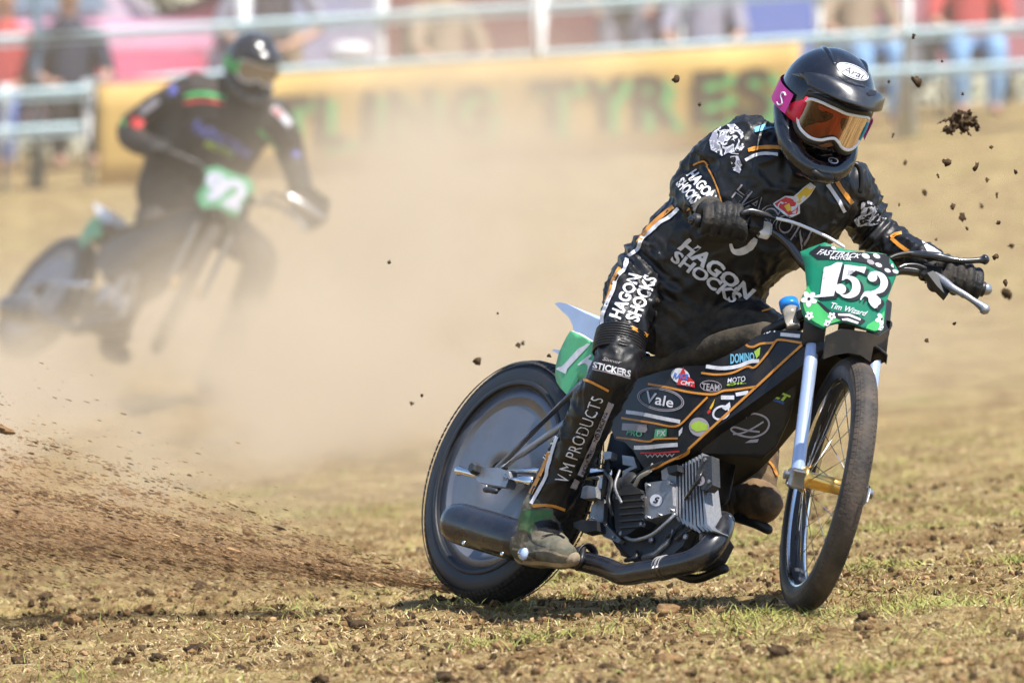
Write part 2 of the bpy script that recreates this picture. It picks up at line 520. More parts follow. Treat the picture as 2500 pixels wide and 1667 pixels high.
def blades(n, pts, length, width, up, mi, bend=0.0):
    """n flat blades, 2 quads each; pts (n,2); up = rise of the tip as fraction of the length"""
    a = rng.uniform(0, 2 * math.pi, n); d = np.column_stack([np.cos(a), np.sin(a)])
    s = np.column_stack([-d[:, 1], d[:, 0]])
    z0 = gz(pts[:, 0], pts[:, 1])
    roll = rng.uniform(-1, 1, n)
    V = np.empty((n, 6, 3))
    for k, t in enumerate((0, .5, 1)):
        w = width * (1 - .75 * t * t) * .5
        h = length * up * (t - bend * t * t)
        cx = pts + d * (length * np.sqrt(np.maximum(0.05, 1 - up ** 2)) * (t - .2))[:, None]
        for j, sg in enumerate((-1, 1)):
            V[:, k * 2 + j, :2] = cx + s * (sg * w)[:, None]
            V[:, k * 2 + j, 2] = z0 + h + 0.004 + sg * w * roll * .8
    b = np.arange(n)[:, None] * 6
    F = np.concatenate([b + np.array([0, 1, 3, 2]), b + np.array([2, 3, 5, 4])])
    return V.reshape(-1, 3), F, np.concatenate([mi, mi])

def near_points(n, y0=16.4, y1=31.0):
    y = y0 + (y1 - y0) * rng.random(n) ** 1.5
    x = rng.uniform(-1, 1, n) * (0.085 * y + .15)
    return np.column_stack([x, y])

green_at = lambda p: vnoise(p[:, 0], p[:, 1], .55, 21) * .55 + vnoise(p[:, 0], p[:, 1], .2, 22) * .45 + .09 * np.clip((p[:, 0] - .35) / .5, 0, 1) - .03
# dry litter
n = 200000
P = near_points(n)
mi = rng.choice([0, 1, 2], n, p=[.25, .37, .38])
V1, F1, m1 = blades(n, P, rng.uniform(.005, .021, n) * (1 + .8 * (rng.random(n) > .93)), rng.uniform(.0012, .0032, n), rng.uniform(0.0, .75, n), mi)
o = fast_mesh('dry_grass_litter', V1, F1, [M['straw1'], M['straw2'], M['straw3']], m1)
tag(o, 'trampled dry straw and torn grass scattered over the field', 'dry grass', kind='stuff')
# green tufts
P = near_points(260000); g = green_at(P); P = P[rng.random(len(P)) < np.where(g > .60, np.clip((g - .60) * 2.6, 0, 1), .022)]
n = len(P); mi = rng.choice([0, 1], n, p=[.5, .5])
V1, F1, m1 = blades(n, P, rng.uniform(.018, .055, n), rng.uniform(.0015, .0035, n), rng.uniform(0.25, .9, n), mi, .25)
o = fast_mesh('grass', V1, F1, [M['grass1'], M['grass2']], m1)
tag(o, 'sparse green grass tufts growing through the dry turf', 'grass', kind='stuff')

# soil clods
_t = (1 + 5 ** .5) / 2
ICO = np.array([(-1, _t, 0), (1, _t, 0), (-1, -_t, 0), (1, -_t, 0), (0, -1, _t), (0, 1, _t), (0, -1, -_t), (0, 1, -_t), (_t, 0, -1), (_t, 0, 1), (-_t, 0, -1), (-_t, 0, 1)]) / 1.902
ICOF = np.array([(0, 11, 5), (0, 5, 1), (0, 1, 7), (0, 7, 10), (0, 10, 11), (1, 5, 9), (5, 11, 4), (11, 10, 2), (10, 7, 6), (7, 1, 8), (3, 9, 4), (3, 4, 2), (3, 2, 6), (3, 6, 8), (3, 8, 9), (4, 9, 5), (2, 4, 11), (6, 2, 10), (8, 6, 7), (9, 8, 1)])

def clods(C, r, stretch=None):
    """lumps: centres (n,3), radii (n,), optional (n,3) stretch"""
    n = len(C)
    q = rng.normal(size=(n, 4)); q /= np.linalg.norm(q, axis=1)[:, None]
    w, x, y, z = q.T
    R = np.stack([1 - 2 * (y * y + z * z), 2 * (x * y - w * z), 2 * (x * z + w * y), 2 * (x * y + w * z), 1 - 2 * (x * x + z * z), 2 * (y * z - w * x), 2 * (x * z - w * y), 2 * (y * z + w * x), 1 - 2 * (x * x + y * y)], 1).reshape(n, 3, 3)
    base = ICO[None] * (1 + rng.uniform(-.45, .4, (n, 12))[..., None]) * r[:, None, None]
    V = np.einsum('nij,nkj->nki', R, base)
    if stretch is not None: V = V * stretch[:, None, :]
    V = V + C[:, None, :]
    F = (ICOF[None] + (np.arange(n) * 12)[:, None, None]).reshape(-1, 3)
    return V.reshape(-1, 3), F

n = 20000
P = near_points(n, 16.4, 26); r = .0022 + .0105 * rng.random(n) ** 3.0
mask = vnoise(P[:, 0], P[:, 1], .8, 31) + .25 * rng.random(n) > .45
P, r = P[mask], r[mask]
C = np.column_stack([P, gz(P[:, 0], P[:, 1]) + r * .45])
V1, F1 = clods(C, r)
o = fast_mesh('soil_crumbs', V1, F1, [M['soil_dark'], M['soil_mid'], M['soil_light']], np.repeat(rng.choice([0, 1, 2], len(C), p=[.45, .45, .10]), 20))
tag(o, 'dark crumbs of torn soil lying over the track', 'soil', kind='stuff')
# ------------------------------------------------------------------ lettering and printed marks, laid on real surfaces
def zone(x0, y0, s):
    return lambda *p: [(x0 + a / s, y0 + b / s) for a, b in p]
Z1 = zone(1550, 80, 2.6133); Z2 = zone(1350, 650, 2.6133); Z3 = zone(1000, 950, 2.6133); Z4 = zone(1750, 800, 2.0907)
ZA = zone(1900, 480, 4.1255); ZB = zone(1250, 480, 3.3357); ZC = zone(1900, 0, 3.92); ZD = zone(1450, 1050, 4.126)

def text2d(s, bold=0.0, shear=0.0, spacing=1.0):
    cu = bpy.data.curves.new('t', 'FONT'); cu.body = s; cu.offset = bold; cu.shear = shear; cu.space_character = spacing
    cu.resolution_u = 3; cu.fill_mode = 'FRONT'
    o = bpy.data.objects.new('t', cu); COL.objects.link(o); bpy.context.view_layer.update()
    V, F = evaluate(o)
    bpy.data.objects.remove(o); bpy.data.curves.remove(cu)
    V = V[:, :2]; lo, hi = V.min(0), V.max(0)
    return (V - lo) / (hi - lo), F, (hi - lo)

def cut_grid(V2, F, step):
    """slice a flat 2D mesh by a grid so it can follow a curved surface"""
    bm = bmesh.new(); vs = [bm.verts.new((x, y, 0)) for x, y in V2]
    for f in F:
        try: bm.faces.new([vs[i] for i in f])
        except ValueError: pass
    lo, hi = np.min(V2, 0), np.max(V2, 0)
    for ax in (0, 1):
        for k in range(1, int((hi[ax] - lo[ax]) / step) + 1):
            co = [0, 0, 0]; no = [0, 0, 0]; co[ax] = lo[ax] + k * step; no[ax] = 1
            bmesh.ops.bisect_plane(bm, geom=bm.verts[:] + bm.edges[:] + bm.faces[:], plane_co=co, plane_no=no)
    bm.verts.index_update()
    V = np.array([v.co[:2] for v in bm.verts]); F = [[v.index for v in f.verts] for f in bm.faces]
    bm.free()
    return V, F

def lay(name, Vp, F, tree, mat_, parent, off=0.0015, jump=0.05, whole=True):
    """lay pixel-space mesh on the surface in `tree`; faces that miss or straddle an edge are dropped"""
    W = np.zeros((len(Vp), 3)); ok = np.zeros(len(Vp), bool); D = np.zeros(len(Vp))
    e = Vector(EYE)
    for i, (x, y) in enumerate(Vp):
        d = Vector(pix(x, y, 1.0) - EYE).normalized()
        h, nrm_, _, dist = tree.ray_cast(e, d)
        if h is None: continue
        if nrm_.dot(d) > 0: nrm_ = -nrm_
        ok[i] = True; D[i] = dist; W[i] = h + nrm_ * off - d * 0.0008
    keep = []
    for f in F:
        if all(ok[k] for k in f) and max(D[k] for k in f) - min(D[k] for k in f) < jump: keep.append(f)
    if keep and whole:      # one piece only: the largest connected run of faces
        par = {}
        def find(a):
            while par.setdefault(a, a) != a: a = par[a]
            return a
        for f in keep:
            for k in f[1:]: par[find(k)] = find(f[0])
        cnt = {}
        for f in keep: cnt[find(f[0])] = cnt.get(find(f[0]), 0) + 1
        best = max(cnt, key=cnt.get); keep = [f for f in keep if find(f[0]) == best]
    used = sorted({k for f in keep for k in f}); mp = {k: j for j, k in enumerate(used)}
    if not keep: print('decal lost', name); return None
    FF = []
    for f in keep:      # wind towards the camera
        g = [mp[k] for k in f]; a, b, c = (W[used[g[k]]] for k in range(3))
        if np.dot(np.cross(b - a, c - a), a - EYE) > 0: g = g[::-1]
        FF.append(g)
    return mesh(name, W[used], FF, mat_, parent, smooth=True)

def lay_text(s, quad, tree, mat_, parent, bold=0.02, shear=0.0, name='lettering', off=0.0016, step=12, spacing=1.0):
    """quad: pixel corners bottom-left, bottom-right, top-right, top-left of the text"""
    V, F, sz = text2d(s, bold, shear, spacing)
    q = np.array(quad, float)
    def bil(V): u, v = V[:, :1], V[:, 1:]; return (q[0] * (1 - u) + q[1] * u) * (1 - v) + (q[3] * (1 - u) + q[2] * u) * v
    w = np.linalg.norm(q[1] - q[0]); h = np.linalg.norm(q[3] - q[0])
    V2, F2 = cut_grid(V * np.array([w, h]), F, step)
    return lay(name, bil(V2 / np.array([w, h])), F2, tree, mat_, parent, off, whole=False)

def lay_poly(P, tree, mat_, parent, name='marking', off=0.0012, step=14):
    P = np.array(P, float)
    bm = bmesh.new(); f = bm.faces.new([bm.verts.new((x, y, 0)) for x, y in P]); bmesh.ops.triangulate(bm, faces=[f])
    bm.verts.index_update(); V = np.array([v.co[:2] for v in bm.verts]); F = [[v.index for v in f.verts] for f in bm.faces]; bm.free()
    V, F = cut_grid(V, F, step)
    return lay(name, V, F, tree, mat_, parent, off)

def stroke2d(P, w, n=5, curve=True):
    """ribbon of width w (per point or constant) along pixel path P"""
    P = np.array(P, float); w = np.broadcast_to(np.asarray(w, float), (len(P),))
    A = np.column_stack([P, w])
    if curve and len(P) > 2: S = spline(A, n)
    else:
        S = np.concatenate([np.linspace(A[i], A[i + 1], n, endpoint=False) for i in range(len(A) - 1)] + [A[-1:]])
    p = S[:, :2]; t = np.gradient(p, axis=0); t /= np.maximum(1e-9, np.linalg.norm(t, axis=1))[:, None]
    nn = np.column_stack([-t[:, 1], t[:, 0]]) * S[:, 2:3] / 2
    V = np.empty((2 * len(p), 2)); V[0::2] = p + nn; V[1::2] = p - nn
    F = [[2 * i, 2 * i + 1, 2 * i + 3, 2 * i + 2] for i in range(len(p) - 1)]
    return V, F

def lay_stroke(P, w, tree, mat_, parent, name='stripe', off=0.0014, n=6, curve=True):
    V, F = stroke2d(P, w, n, curve)
    return lay(name, V, F, tree, mat_, parent, off)

def lay_ring(c, rx, ry, ang, w, tree, mat_, parent, name='emblem_ring', off=0.0016):
    q = np.linspace(0, 2 * math.pi, 33); a = rad(ang)
    P = [(c[0] + rx * math.cos(t) * math.cos(a) - ry * math.sin(t) * math.sin(a), c[1] + rx * math.cos(t) * math.sin(a) + ry * math.sin(t) * math.cos(a)) for t in q]
    V, F = stroke2d(P, w, 1)
    return lay(name, V, F, tree, mat_, parent, off)

def ellipse(c, rx, ry, ang=0, n=24):
    a = rad(ang)
    return [(c[0] + rx * math.cos(t) * math.cos(a) - ry * math.sin(t) * math.sin(a), c[1] + rx * math.cos(t) * math.sin(a) + ry * math.sin(t) * math.cos(a)) for t in np.linspace(0, 2 * math.pi, n, endpoint=False)]

# ------------------------------------------------------------------ the motorcycle in front
bike = root('motorcycle', 'black grass-track motorcycle with green 152 number plate sliding towards the camera', 'motorcycle', RB, CB)
CY_ = np.eye(3)

def torus_prof(R, tw, th, n=18, flat=0.0):
    """tyre section: closed profile, half width tw, radial half height th"""
    out = []
    for k in range(n):
        a = 2 * math.pi * k / n
        c, s = math.cos(a), math.sin(a)
        c = math.copysign(abs(c) ** (1 - flat), c)
        out.append((R - th + th * c, tw * s))
    return out

def tyre_blocks(R, tw, C, Rm, n, rows, bw, bl, bh):
    parts = []
    for i in range(n):
        for j, rr in enumerate(rows):
            a = 2 * math.pi * (i + (.5 if j % 2 else 0)) / n
            lat = rr * tw
            rad_ = R - 0.30 * tw * (abs(rr) ** 2.4)
            d = math.cos(a) * Rm[:, 2] + math.sin(a) * Rm[:, 0]; t = -math.sin(a) * Rm[:, 2] + math.cos(a) * Rm[:, 0]
            tilt = rr * 0.85
            o = math.cos(tilt) * d + math.sin(tilt) * Rm[:, 1]; s = math.cos(tilt) * Rm[:, 1] - math.sin(tilt) * d
            parts.append(cbox(C + d * rad_ + Rm[:, 1] * lat, np.stack([t, s, o], 1), (bl, bw, bh), 0.002))
    return join(parts)

# --- rear wheel
rw = mesh('rear_wheel', *lathe([(.04, -.035), (.05, -.045), (.05, .045), (.04, .035)], RB, CB, 24, closed=True), M['alloy_dark'], bike)
RT = .336
ty = mesh('tyre', *lathe(torus_prof(RT, .053, .052, 24, .25), RB, CB, 96, closed=True), [M['tyre_side']], rw)
mesh('tread', *tyre_blocks(RT - .001, .053, CB, RB, 110, (-.9, -.55, -.18, .18, .55, .9), .0074, .0080, .0013), M['tyre'], rw, smooth=False)
mesh('rim', *lathe([(.243, -.040), (.250, -.043), (.262, -.040), (.262, .040), (.250, .043), (.243, .040), (.240, .02), (.240, -.02)], RB, CB, 96, closed=True), M['chrome'], rw)
for sgn in (-1, 1):
    mesh('wheel_disc', *lathe([(.046, sgn * .052), (.09, sgn * .050), (.16, sgn * .045), (.222, sgn * .041), (.252, sgn * .0445), (.252, sgn * .041), (.046, sgn * .046)], RB, CB, 96, closed=True), M['disc'], rw)
mesh('rim_ring', *lathe([(.255, -.052), (.262, -.055), (.270, -.0545), (.272, -.050), (.262, -.048)], RB, CB, 96, closed=True), M['tyre_side'], rw)

# --- front wheel
fw = mesh('front_wheel', *lathe([(.012, -.075), (.030, -.074), (.034, -.066), (.034, -.060), (.021, -.055), (.021, .050), (.034, .055), (.036, .062), (.030, .068), (.012, .070)], RF, CF, 28, closed=True), M['gold'], bike)
RFt = .331
fp = []
for k in range(72):      # ribbed section: five ribs parted by shallow grooves
    a = -math.pi + 2 * math.pi * k / 72; c, q = math.cos(a), math.sin(a); gr = 0.0
    if abs(a) < 1.25: gr = -.0017 if (abs(a) % .48) > .36 else 0.0
    fp.append((RFt - .038 + .038 * math.copysign(abs(c) ** .88, c) + gr * max(c, 0), .0325 * q))
TV, TF_ = lathe(fp, RF, CF, 220, closed=True)
ft = mesh('tyre', TV, TF_, [M['tyre_side'], M['tyre_dusty']], fw)
ft.data.polygons.foreach_set('material_index', np.array([1 if 20 <= (f[0] % 72) <= 51 else 0 for f in TF_], np.int32))
tb = []
for i in range(120):
    for j, rr in enumerate((-.84, -.42, 0, .42, .84)):
        a = 2 * math.pi * (i + (.5 if j % 2 else 0)) / 120; t_ = rr * .90
        d = math.cos(a) * RF[:, 2] + math.sin(a) * RF[:, 0]; tg = -math.sin(a) * RF[:, 2] + math.cos(a) * RF[:, 0]
        o_ = math.cos(t_) * d + math.sin(t_) * RF[:, 1]; s_ = math.cos(t_) * RF[:, 1] - math.sin(t_) * d
        tb.append(cbox(CF + d * (RFt - .038) + o_ * .0360, np.stack([tg, s_, o_], 1), (.0079, .0054, .0014), .0006))
mesh('tread', *join(tb), M['tyre_dusty'], fw, smooth=False)['kind'] = 'stuff'
mesh('rim', *lathe([(.262, -.022), (.268, -.027), (.280, -.0275), (.281, -.022), (.274, -.012), (.274, .012), (.281, .022), (.280, .0275), (.268, .027), (.262, .022), (.2585, .010), (.2585, -.010)], RF, CF, 110, closed=True), M['chrome'], fw)
for i in range(36):
    sg = -1 if i % 2 else 1
    a = 2 * math.pi * i / 36; b = a + (0.42 if (i // 2) % 2 else -0.42)
    d = lambda t: math.cos(t) * RF[:, 2] + math.sin(t) * RF[:, 0]
    mesh('spoke', *tube([CF + d(b) * .033 + RF[:, 1] * sg * .058, CF + d(a) * .262 + RF[:, 1] * sg * .006], .0013, 5), M['chrome'], fw)

# --- front fork, steering and mudguard (steered frame)
FD = nrm(np.array([-.44, 0, .90]))                 # steering axis in the steered frame
def fk(x, y, z): return loc(RF, CF, (x, y, z))
def leg_pt(y, t): return fk(FD[0] * t, y, FD[2] * t)
for y in (-.083, .083):
    lg = mesh('fork_leg', *capsule([leg_pt(y, .0), leg_pt(y, .2), leg_pt(y, .385)], .0175, 20, 2), M['fork_tube'], bike)
    mesh('fork_sleeve', *tube([leg_pt(y, .375), leg_pt(y, .378), leg_pt(y, .46), leg_pt(y, .54), leg_pt(y, .545)], [.024, .0285, .0295, .0285, .020], 22), M['black_satin'], lg)
    mesh('axle_clamp', *join([cbox(leg_pt(y, -.004), np.stack([RF[:, 0], RF[:, 1], RF[:, 2]], 1), (.030, .022, .026), .008),
                             tube([leg_pt(y, 0) - RF[:, 1] * .034, leg_pt(y, 0) + RF[:, 1] * .034], .013, 12)]), M['alloy'], lg)
RS = np.stack([RF @ nrm(np.cross([0, 1, 0], FD)), RF[:, 1], RF @ FD], 1)      # axes along the fork
mesh('fork_yoke', *join([cbox(leg_pt(0, .475), RS, (.026, .115, .014), .008), cbox(leg_pt(0, .60), RS, (.024, .105, .012), .008)]), M['black_satin'], bike)
mesh('steering_stem', *tube([leg_pt(0, .44), leg_pt(0, .63)], .022, 16), M['black_satin'], bike)
def fender(R, C, rad_, w, a0, a1, n, crown=.02, lip=.014):
    V = []; cols = [-1, -.8, -.4, 0, .4, .8, 1]
    A = np.linspace(rad(a0), rad(a1), n)
    for th in (0, .003):
        for a in A:
            d = math.cos(a) * R[:, 2] + math.sin(a) * R[:, 0]
            for c in cols:
                rr = rad_ + th + crown * (1 - c * c) - (lip if abs(c) == 1 else 0)
                V.append(C + d * rr + R[:, 1] * (w * min(abs(c), .85) / .85 * (1 if c > 0 else -1)))
    m = len(cols); N = n * m; F = []
    for i in range(n - 1):
        for k in range(m - 1):
            F.append([i * m + k, i * m + k + 1, (i + 1) * m + k + 1, (i + 1) * m + k]); F.append([N + q for q in F[-1][::-1]])
    for i in range(n - 1):
        for k, s in ((0, 1), (m - 1, -1)):
            q = [i * m + k, (i + 1) * m + k, N + (i + 1) * m + k, N + i * m + k]; F.append(q[::s])
    for k in range(m - 1):
        F.append([k, N + k, N + k + 1, k + 1][::-1]); e = (n - 1) * m; F.append([e + k, e + N + k, e + N + k + 1, e + k + 1])
    return np.array(V), F
M['mudguard'] = mat('mudguard_black', (0.014, 0.013, 0.012), 0.45, dirt=0.5, dirt_col=(0.10, 0.07, 0.042))
mesh('front_mudguard', *fender(RF, CF, .350, .060, -42, 14, 22, .026), M['mudguard'], bike)
mesh('mudguard_tip', *prism([onplane(x, y, fk(.10, 0, .36), RF[:, 0]) for x, y in Z4((560, 40), (640, 5), (760, 20), (830, 42), (884, 6), (880, 38), (845, 75), (800, 95), (785, 175), (735, 140), (670, 128), (600, 140), (545, 160))], RF[:, 0] * -.014), M['mudguard'], bike, smooth=False)

# --- handlebar: lies in the plane of the steering axis
BN = RS[:, 0]
B0 = fk(-.455, 0, .60)
def bar(px, py, fwd=0.0): return onplane(px, py, B0 + BN * fwd, BN)
hb = mesh('handlebar', *capsule([bar(x, y) for x, y in ((1690, 537), (1760, 549), (1840, 556), (1885, 566), (1925, 598), (1962, 645), (2005, 680), (2060, 692), (2120, 690), (2165, 672), (2200, 660), (2262, 668), (2330, 688), (2402, 706))], .0125, 14, 5), M['black_gloss'], bike)
for a, b in (((1690, 537), (1805, 553)), ((2296, 677), (2403, 707))):
    p, q = bar(*a), bar(*b)
    mesh('grip', *tube([p + (q - p) * t for t in (0, .02, .1, .2, .3, .5, .7, .9, .97, 1)], [.016, .019, .018, .0165, .0165, .0165, .0165, .0175, .021, .019], 16), M['black_satin'], hb)
mesh('bar_end', *capsule([bar(2396, 704), bar(2408, 706)], .016, 14, 2), M['alloy'], hb)
mesh('throttle_cable', *capsule([bar(x, y, .05) for x, y in Z1((690, 1150), (740, 1140), (820, 1160), (890, 1182))], [.008, .010, .010, .006], 10, 4), M['black_gloss'], hb)
mesh('cable', *capsule([bar(x, y, .05) for x, y in Z1((890, 1182), (1010, 1210), (1130, 1258), (1240, 1310), (1330, 1365))], .0042, 8, 5), M['white_plastic'], hb)
mesh('switch_block', *cbox(bar(1866, 562), np.stack([BN, RF[:, 1], RS[:, 2]], 1), (.017, .017, .019), .005), M['white_plastic'], hb)
for q_, hw in (((1843, 548, .01), .02), ((2272, 668, .012), .028)):
    mesh('lever_perch', *cbox(bar(*q_), np.stack([BN, RF[:, 1], RS[:, 2]], 1), (.02, hw, .019), .006), M['black_satin'], hb)
mesh('clutch_lever', *capsule([bar(x, y, f) for (x, y), f in zip(ZA((1560, 790), (1660, 850), (1760, 925), (1870, 985), (1970, 1050), (2055, 1110), (2075, 1130)), (.02, .04, .06, .07, .075, .08, .08))], [.012, .012, .0105, .009, .0085, .012, .015], 12, 4), M['alloy'], hb)
mesh('lever_shroud', *prism([bar(x, y, .045) for x, y in ZA((1500, 770), (1560, 745), (1740, 905), (1735, 940), (1700, 1000), (1600, 900))], BN * -.03), M['black_satin'], hb, smooth=False)
mesh('brake_lever', *capsule([bar(x, y, f) for (x, y), f in zip(ZA((1130, 610), (1260, 580), (1420, 585), (1600, 605), (1730, 632), (1880, 648), (2030, 640), (2075, 635)), (.0, .02, .03, .04, .045, .05, .05, .05))], [.006, .007, .010, .012, .009, .0075, .0085, .014], 12, 4), M['black_gloss'], hb)
for i, pts in enumerate((((1125, 620), (1200, 590), (1320, 570), (1420, 580)), ((1210, 720), (1290, 690), (1390, 690), (1480, 720)))):
    mesh('control_cable', *capsule([bar(x, y, .03) for x, y in ZA(*pts)], .0055, 8, 5), M['black_gloss'] if i else M['black_satin'], hb)

# --- front number plate
PN = nrm(RF[:, 0] * .93 + RF[:, 2] * .25 - RF[:, 1] * .12)
P0 = fk(-.115, 0, .50)
plate_px = ZA((245, 508), (360, 472), (480, 440), (540, 470), (600, 500), (720, 535), (850, 556), (970, 562), (1085, 576), (1160, 650), (1225, 742), (1190, 802), (1140, 930), (1090, 1060), (1082, 1180), (1060, 1340), (965, 1362), (880, 1335), (800, 1300), (660, 1262), (530, 1288), (460, 1322), (370, 1275), (290, 1218), (255, 1130), (235, 1040), (262, 960), (305, 888), (296, 760), (285, 640))
def plate_pt(px, py):
    p = onplane(px, py, P0, PN); u = np.dot(p - P0, RF[:, 1]); return p - PN * (u * u * 1.6)
pv = cut_grid(np.array(plate_px), [list(range(len(plate_px)))], 16)
front = np.array([plate_pt(*v) for v in pv[0]])
def double(V, F, vec):
    """sheet with thickness"""
    n = len(V); E = {}
    for f in F:
        for a, b in zip(f, f[1:] + f[:1]): E[(a, b)] = 1
    F2 = list(F) + [[k + n for k in f[::-1]] for f in F]
    for a, b in E:
        if (b, a) not in E: F2.append([b, a, a + n, b + n])
    return np.concatenate([V, V + vec]), F2
pl = mesh('number_plate', *double(front, pv[1], -PN * .004), M['plate_green'], bike)
T = bvh((front, pv[1]))
lay_poly(ZA((480, 446), (600, 506), (850, 562), (1080, 582), (1155, 652), (1218, 742), (1188, 790), (1110, 800), (1010, 740), (880, 670), (730, 645), (560, 630), (400, 632), (310, 565)), T, M['black_print'], pl, 'black_band')
for c, r in (((560, 520), 28), ((880, 600), 45), ((990, 600), 40), ((930, 660), 42), ((1010, 690), 38), ((1165, 700), 36), ((1100, 745), 34), ((1180, 755), 34), ((830, 540), 18)):
    lay_poly(ZA(*ellipse(c, r, r * .55, 25, 9)), T, M['white_print'] if r != 42 else M['grey_print'], pl, 'blossom', off=.0016)
lay_text('FASTTRACK', ZA((385, 585), (820, 625), (840, 580), (420, 530)), T, M['white_print'], pl, .02, .3, off=.002)
lay_text('MOTOR', ZA((520, 632), (735, 645), (740, 615), (525, 600)), T, M['white_print'], pl, .04, off=.002)
lay_text('Tim Wizard', ZA((525, 1125), (880, 1205), (905, 1155), (540, 1065)), T, M['white_print'], pl, .01, .25, off=.002)
# light green corners with blossoms
lay_poly(ZA((300, 895), (330, 950), (420, 1060), (520, 1150), (640, 1245), (530, 1280), (460, 1314), (375, 1268), (296, 1212), (262, 1130), (243, 1040), (268, 962)), T, M['plate_bright'], pl, 'green_corner')
lay_poly(ZA((1070, 1150), (1055, 1334), (968, 1354), (880, 1325), (900, 1290), (980, 1240)), T, M['plate_bright'], pl, 'green_corner')
def flower(c, r):
    for k in range(5):
        a = 2 * math.pi * k / 5 + .4
        lay_poly(ZA(*ellipse((c[0] + r * .58 * math.cos(a), c[1] + r * .58 * math.sin(a)), r * .5, r * .36, math.degrees(a), 10)), T, M['white_print'], pl, 'petal', off=.0017 + k * .00012)
    lay_poly(ZA(*ellipse(c, r * .2, r * .2, 0, 8)), T, M['black_print'], pl, 'flower_centre', off=.0026)
flower((312, 1032), 78); flower((315, 1200), 42); flower((540, 1205), 40); flower((1040, 1235), 62); flower((500, 1280), 40); flower((1035, 1330), 30)
lay_poly(ZA((375, 1050), (420, 1062), (540, 1160), (700, 1170), (800, 1200), (880, 1250), (830, 1290), (660, 1258), (560, 1215), (470, 1150)), T, M['black_print'], pl, 'black_band', off=.0016)
for q in (((600, 1180), (720, 1180), (830, 1230), (825, 1250), (710, 1205), (605, 1200)), ((640, 1230), (700, 1225), (810, 1265), (800, 1285), (690, 1250), (645, 1248))):
    lay_poly(ZA(*q), T, M['white_print'], pl, 'lettering_bar', off=.0021)
# digits 1 5 2: black drop shadow, then white strokes of varying width
def digits(tree, zfun, parent, dx, dy, m, off):
    k = 0
    def st(P, w):
        nonlocal k
        V, F = stroke2d([(a + dx, b + dy) for a, b in P], w, 6)
        lay('digit_stroke', np.array(zfun(*V)), F, tree, m, parent, off + k * .00012); k += 1
    def po(P):
        nonlocal k
        lay_poly(zfun(*[(a + dx, b + dy) for a, b in P]), tree, m, parent, 'digit_stroke', off + k * .00012); k += 1
    po([(462, 718), (530, 700), (590, 666), (648, 668), (548, 985), (560, 1005), (470, 1014), (366, 1020), (378, 1000), (425, 990), (502, 738)])
    po([(668, 690), (720, 694), (800, 706), (886, 712), (862, 778), (840, 768), (780, 748), (700, 745), (662, 845), (640, 850)])
    st([(646, 838), (700, 818), (765, 850), (785, 910), (770, 965), (720, 1000), (660, 1005), (615, 975)], [12, 30, 66, 84, 82, 54, 26, 14])
    po(ellipse((628, 935), 56, 52, 20, 16))
    po(ellipse((945, 818), 48, 44, 10, 16))
    st([(900, 815), (930, 775), (985, 772), (1040, 808), (1062, 868), (1040, 930), (975, 965), (890, 985), (845, 1010), (826, 1045)], [8, 18, 34, 60, 74, 66, 44, 28, 20, 10])
    st([(838, 1010), (880, 985), (930, 1000), (975, 1045), (1000, 1060), (1018, 1030)], [10, 50, 74, 84, 70, 14])
    po([(905, 1010), (985, 1040), (1022, 1025), (1012, 1080), (990, 1120), (965, 1130), (930, 1100), (905, 1060)])
digits(T, ZA, pl, 34, 22, M['black_print'], .0024)
digits(T, ZA, pl, 0, 0, M['white_print'], .0040)

# --- body shell: right flank traced on its plane, mirrored to the left, joined by a domed top
def lpt(p): return RB.T @ (p - CB)
def yflank(px, py): return -.115
side_px = Z2((1590, 430), (1590, 490), (1500, 585), (1300, 770), (1180, 880), (1000, 1040), (890, 1150), (780, 1225), (690, 1275), (610, 1300), (570, 1290), (540, 1245), (500, 1170), (440, 1115), (375, 1095), (330, 980), (340, 800), (480, 720), (680, 662), (820, 630), (950, 625), (1080, 560), (1180, 490), (1240, 430), (1320, 385), (1480, 375))
rows = []
side = np.array([lpt(bp(x, y, -.115)) for x, y in side_px])
cen = side.mean(0)
V2, F2 = cut_grid(side[:, [0, 2]], [list(range(len(side)))], .04)
def ybulge(x, z): return -.098 - .022 * math.exp(-((x - .78) / .22) ** 2 - ((z - .15) / .14) ** 2) + .035 * max(0, (x - .95)) / .25 
right = np.array([(x, ybulge(x, z), z) for x, z in V2]); left = right * np.array([1, -1, 1]); n0 = len(right)
E_ = {}
for f in F2:
    for a, b in zip(f, f[1:] + f[:1]): E_[(a, b)] = 1
FS = [f[:] for f in F2] + [[k + n0 for k in f[::-1]] for f in F2]
for a, b in E_:
    if (b, a) not in E_: FS.append([b, a, a + n0, b + n0])
shellW = (np.concatenate([right, left]) @ RB.T) + CB
shell = mesh('body_shell', shellW, FS, M['black_panel'], bike)
smooth_by_angle(shell, 40)
# front shroud face below the orange edge
fr_px = Z2((1590, 500), (1500, 590), (1300, 775), (1180, 885), (1000, 1045), (900, 1150), (940, 1190), (1080, 1205), (1250, 1215), (1330, 1230), (1420, 1150), (1500, 980), (1560, 760), (1600, 560))
fy = [-.06, -.072, -.09, -.098, -.10, -.10, -.07, -.04, -.01, 0, 0, 0, -.01, -.03]
fr = np.array([bp(x, y, yl) for (x, y), yl in zip(fr_px, fy)])
pvF = cut_grid(np.array(fr_px), [list(range(len(fr_px)))], 22)
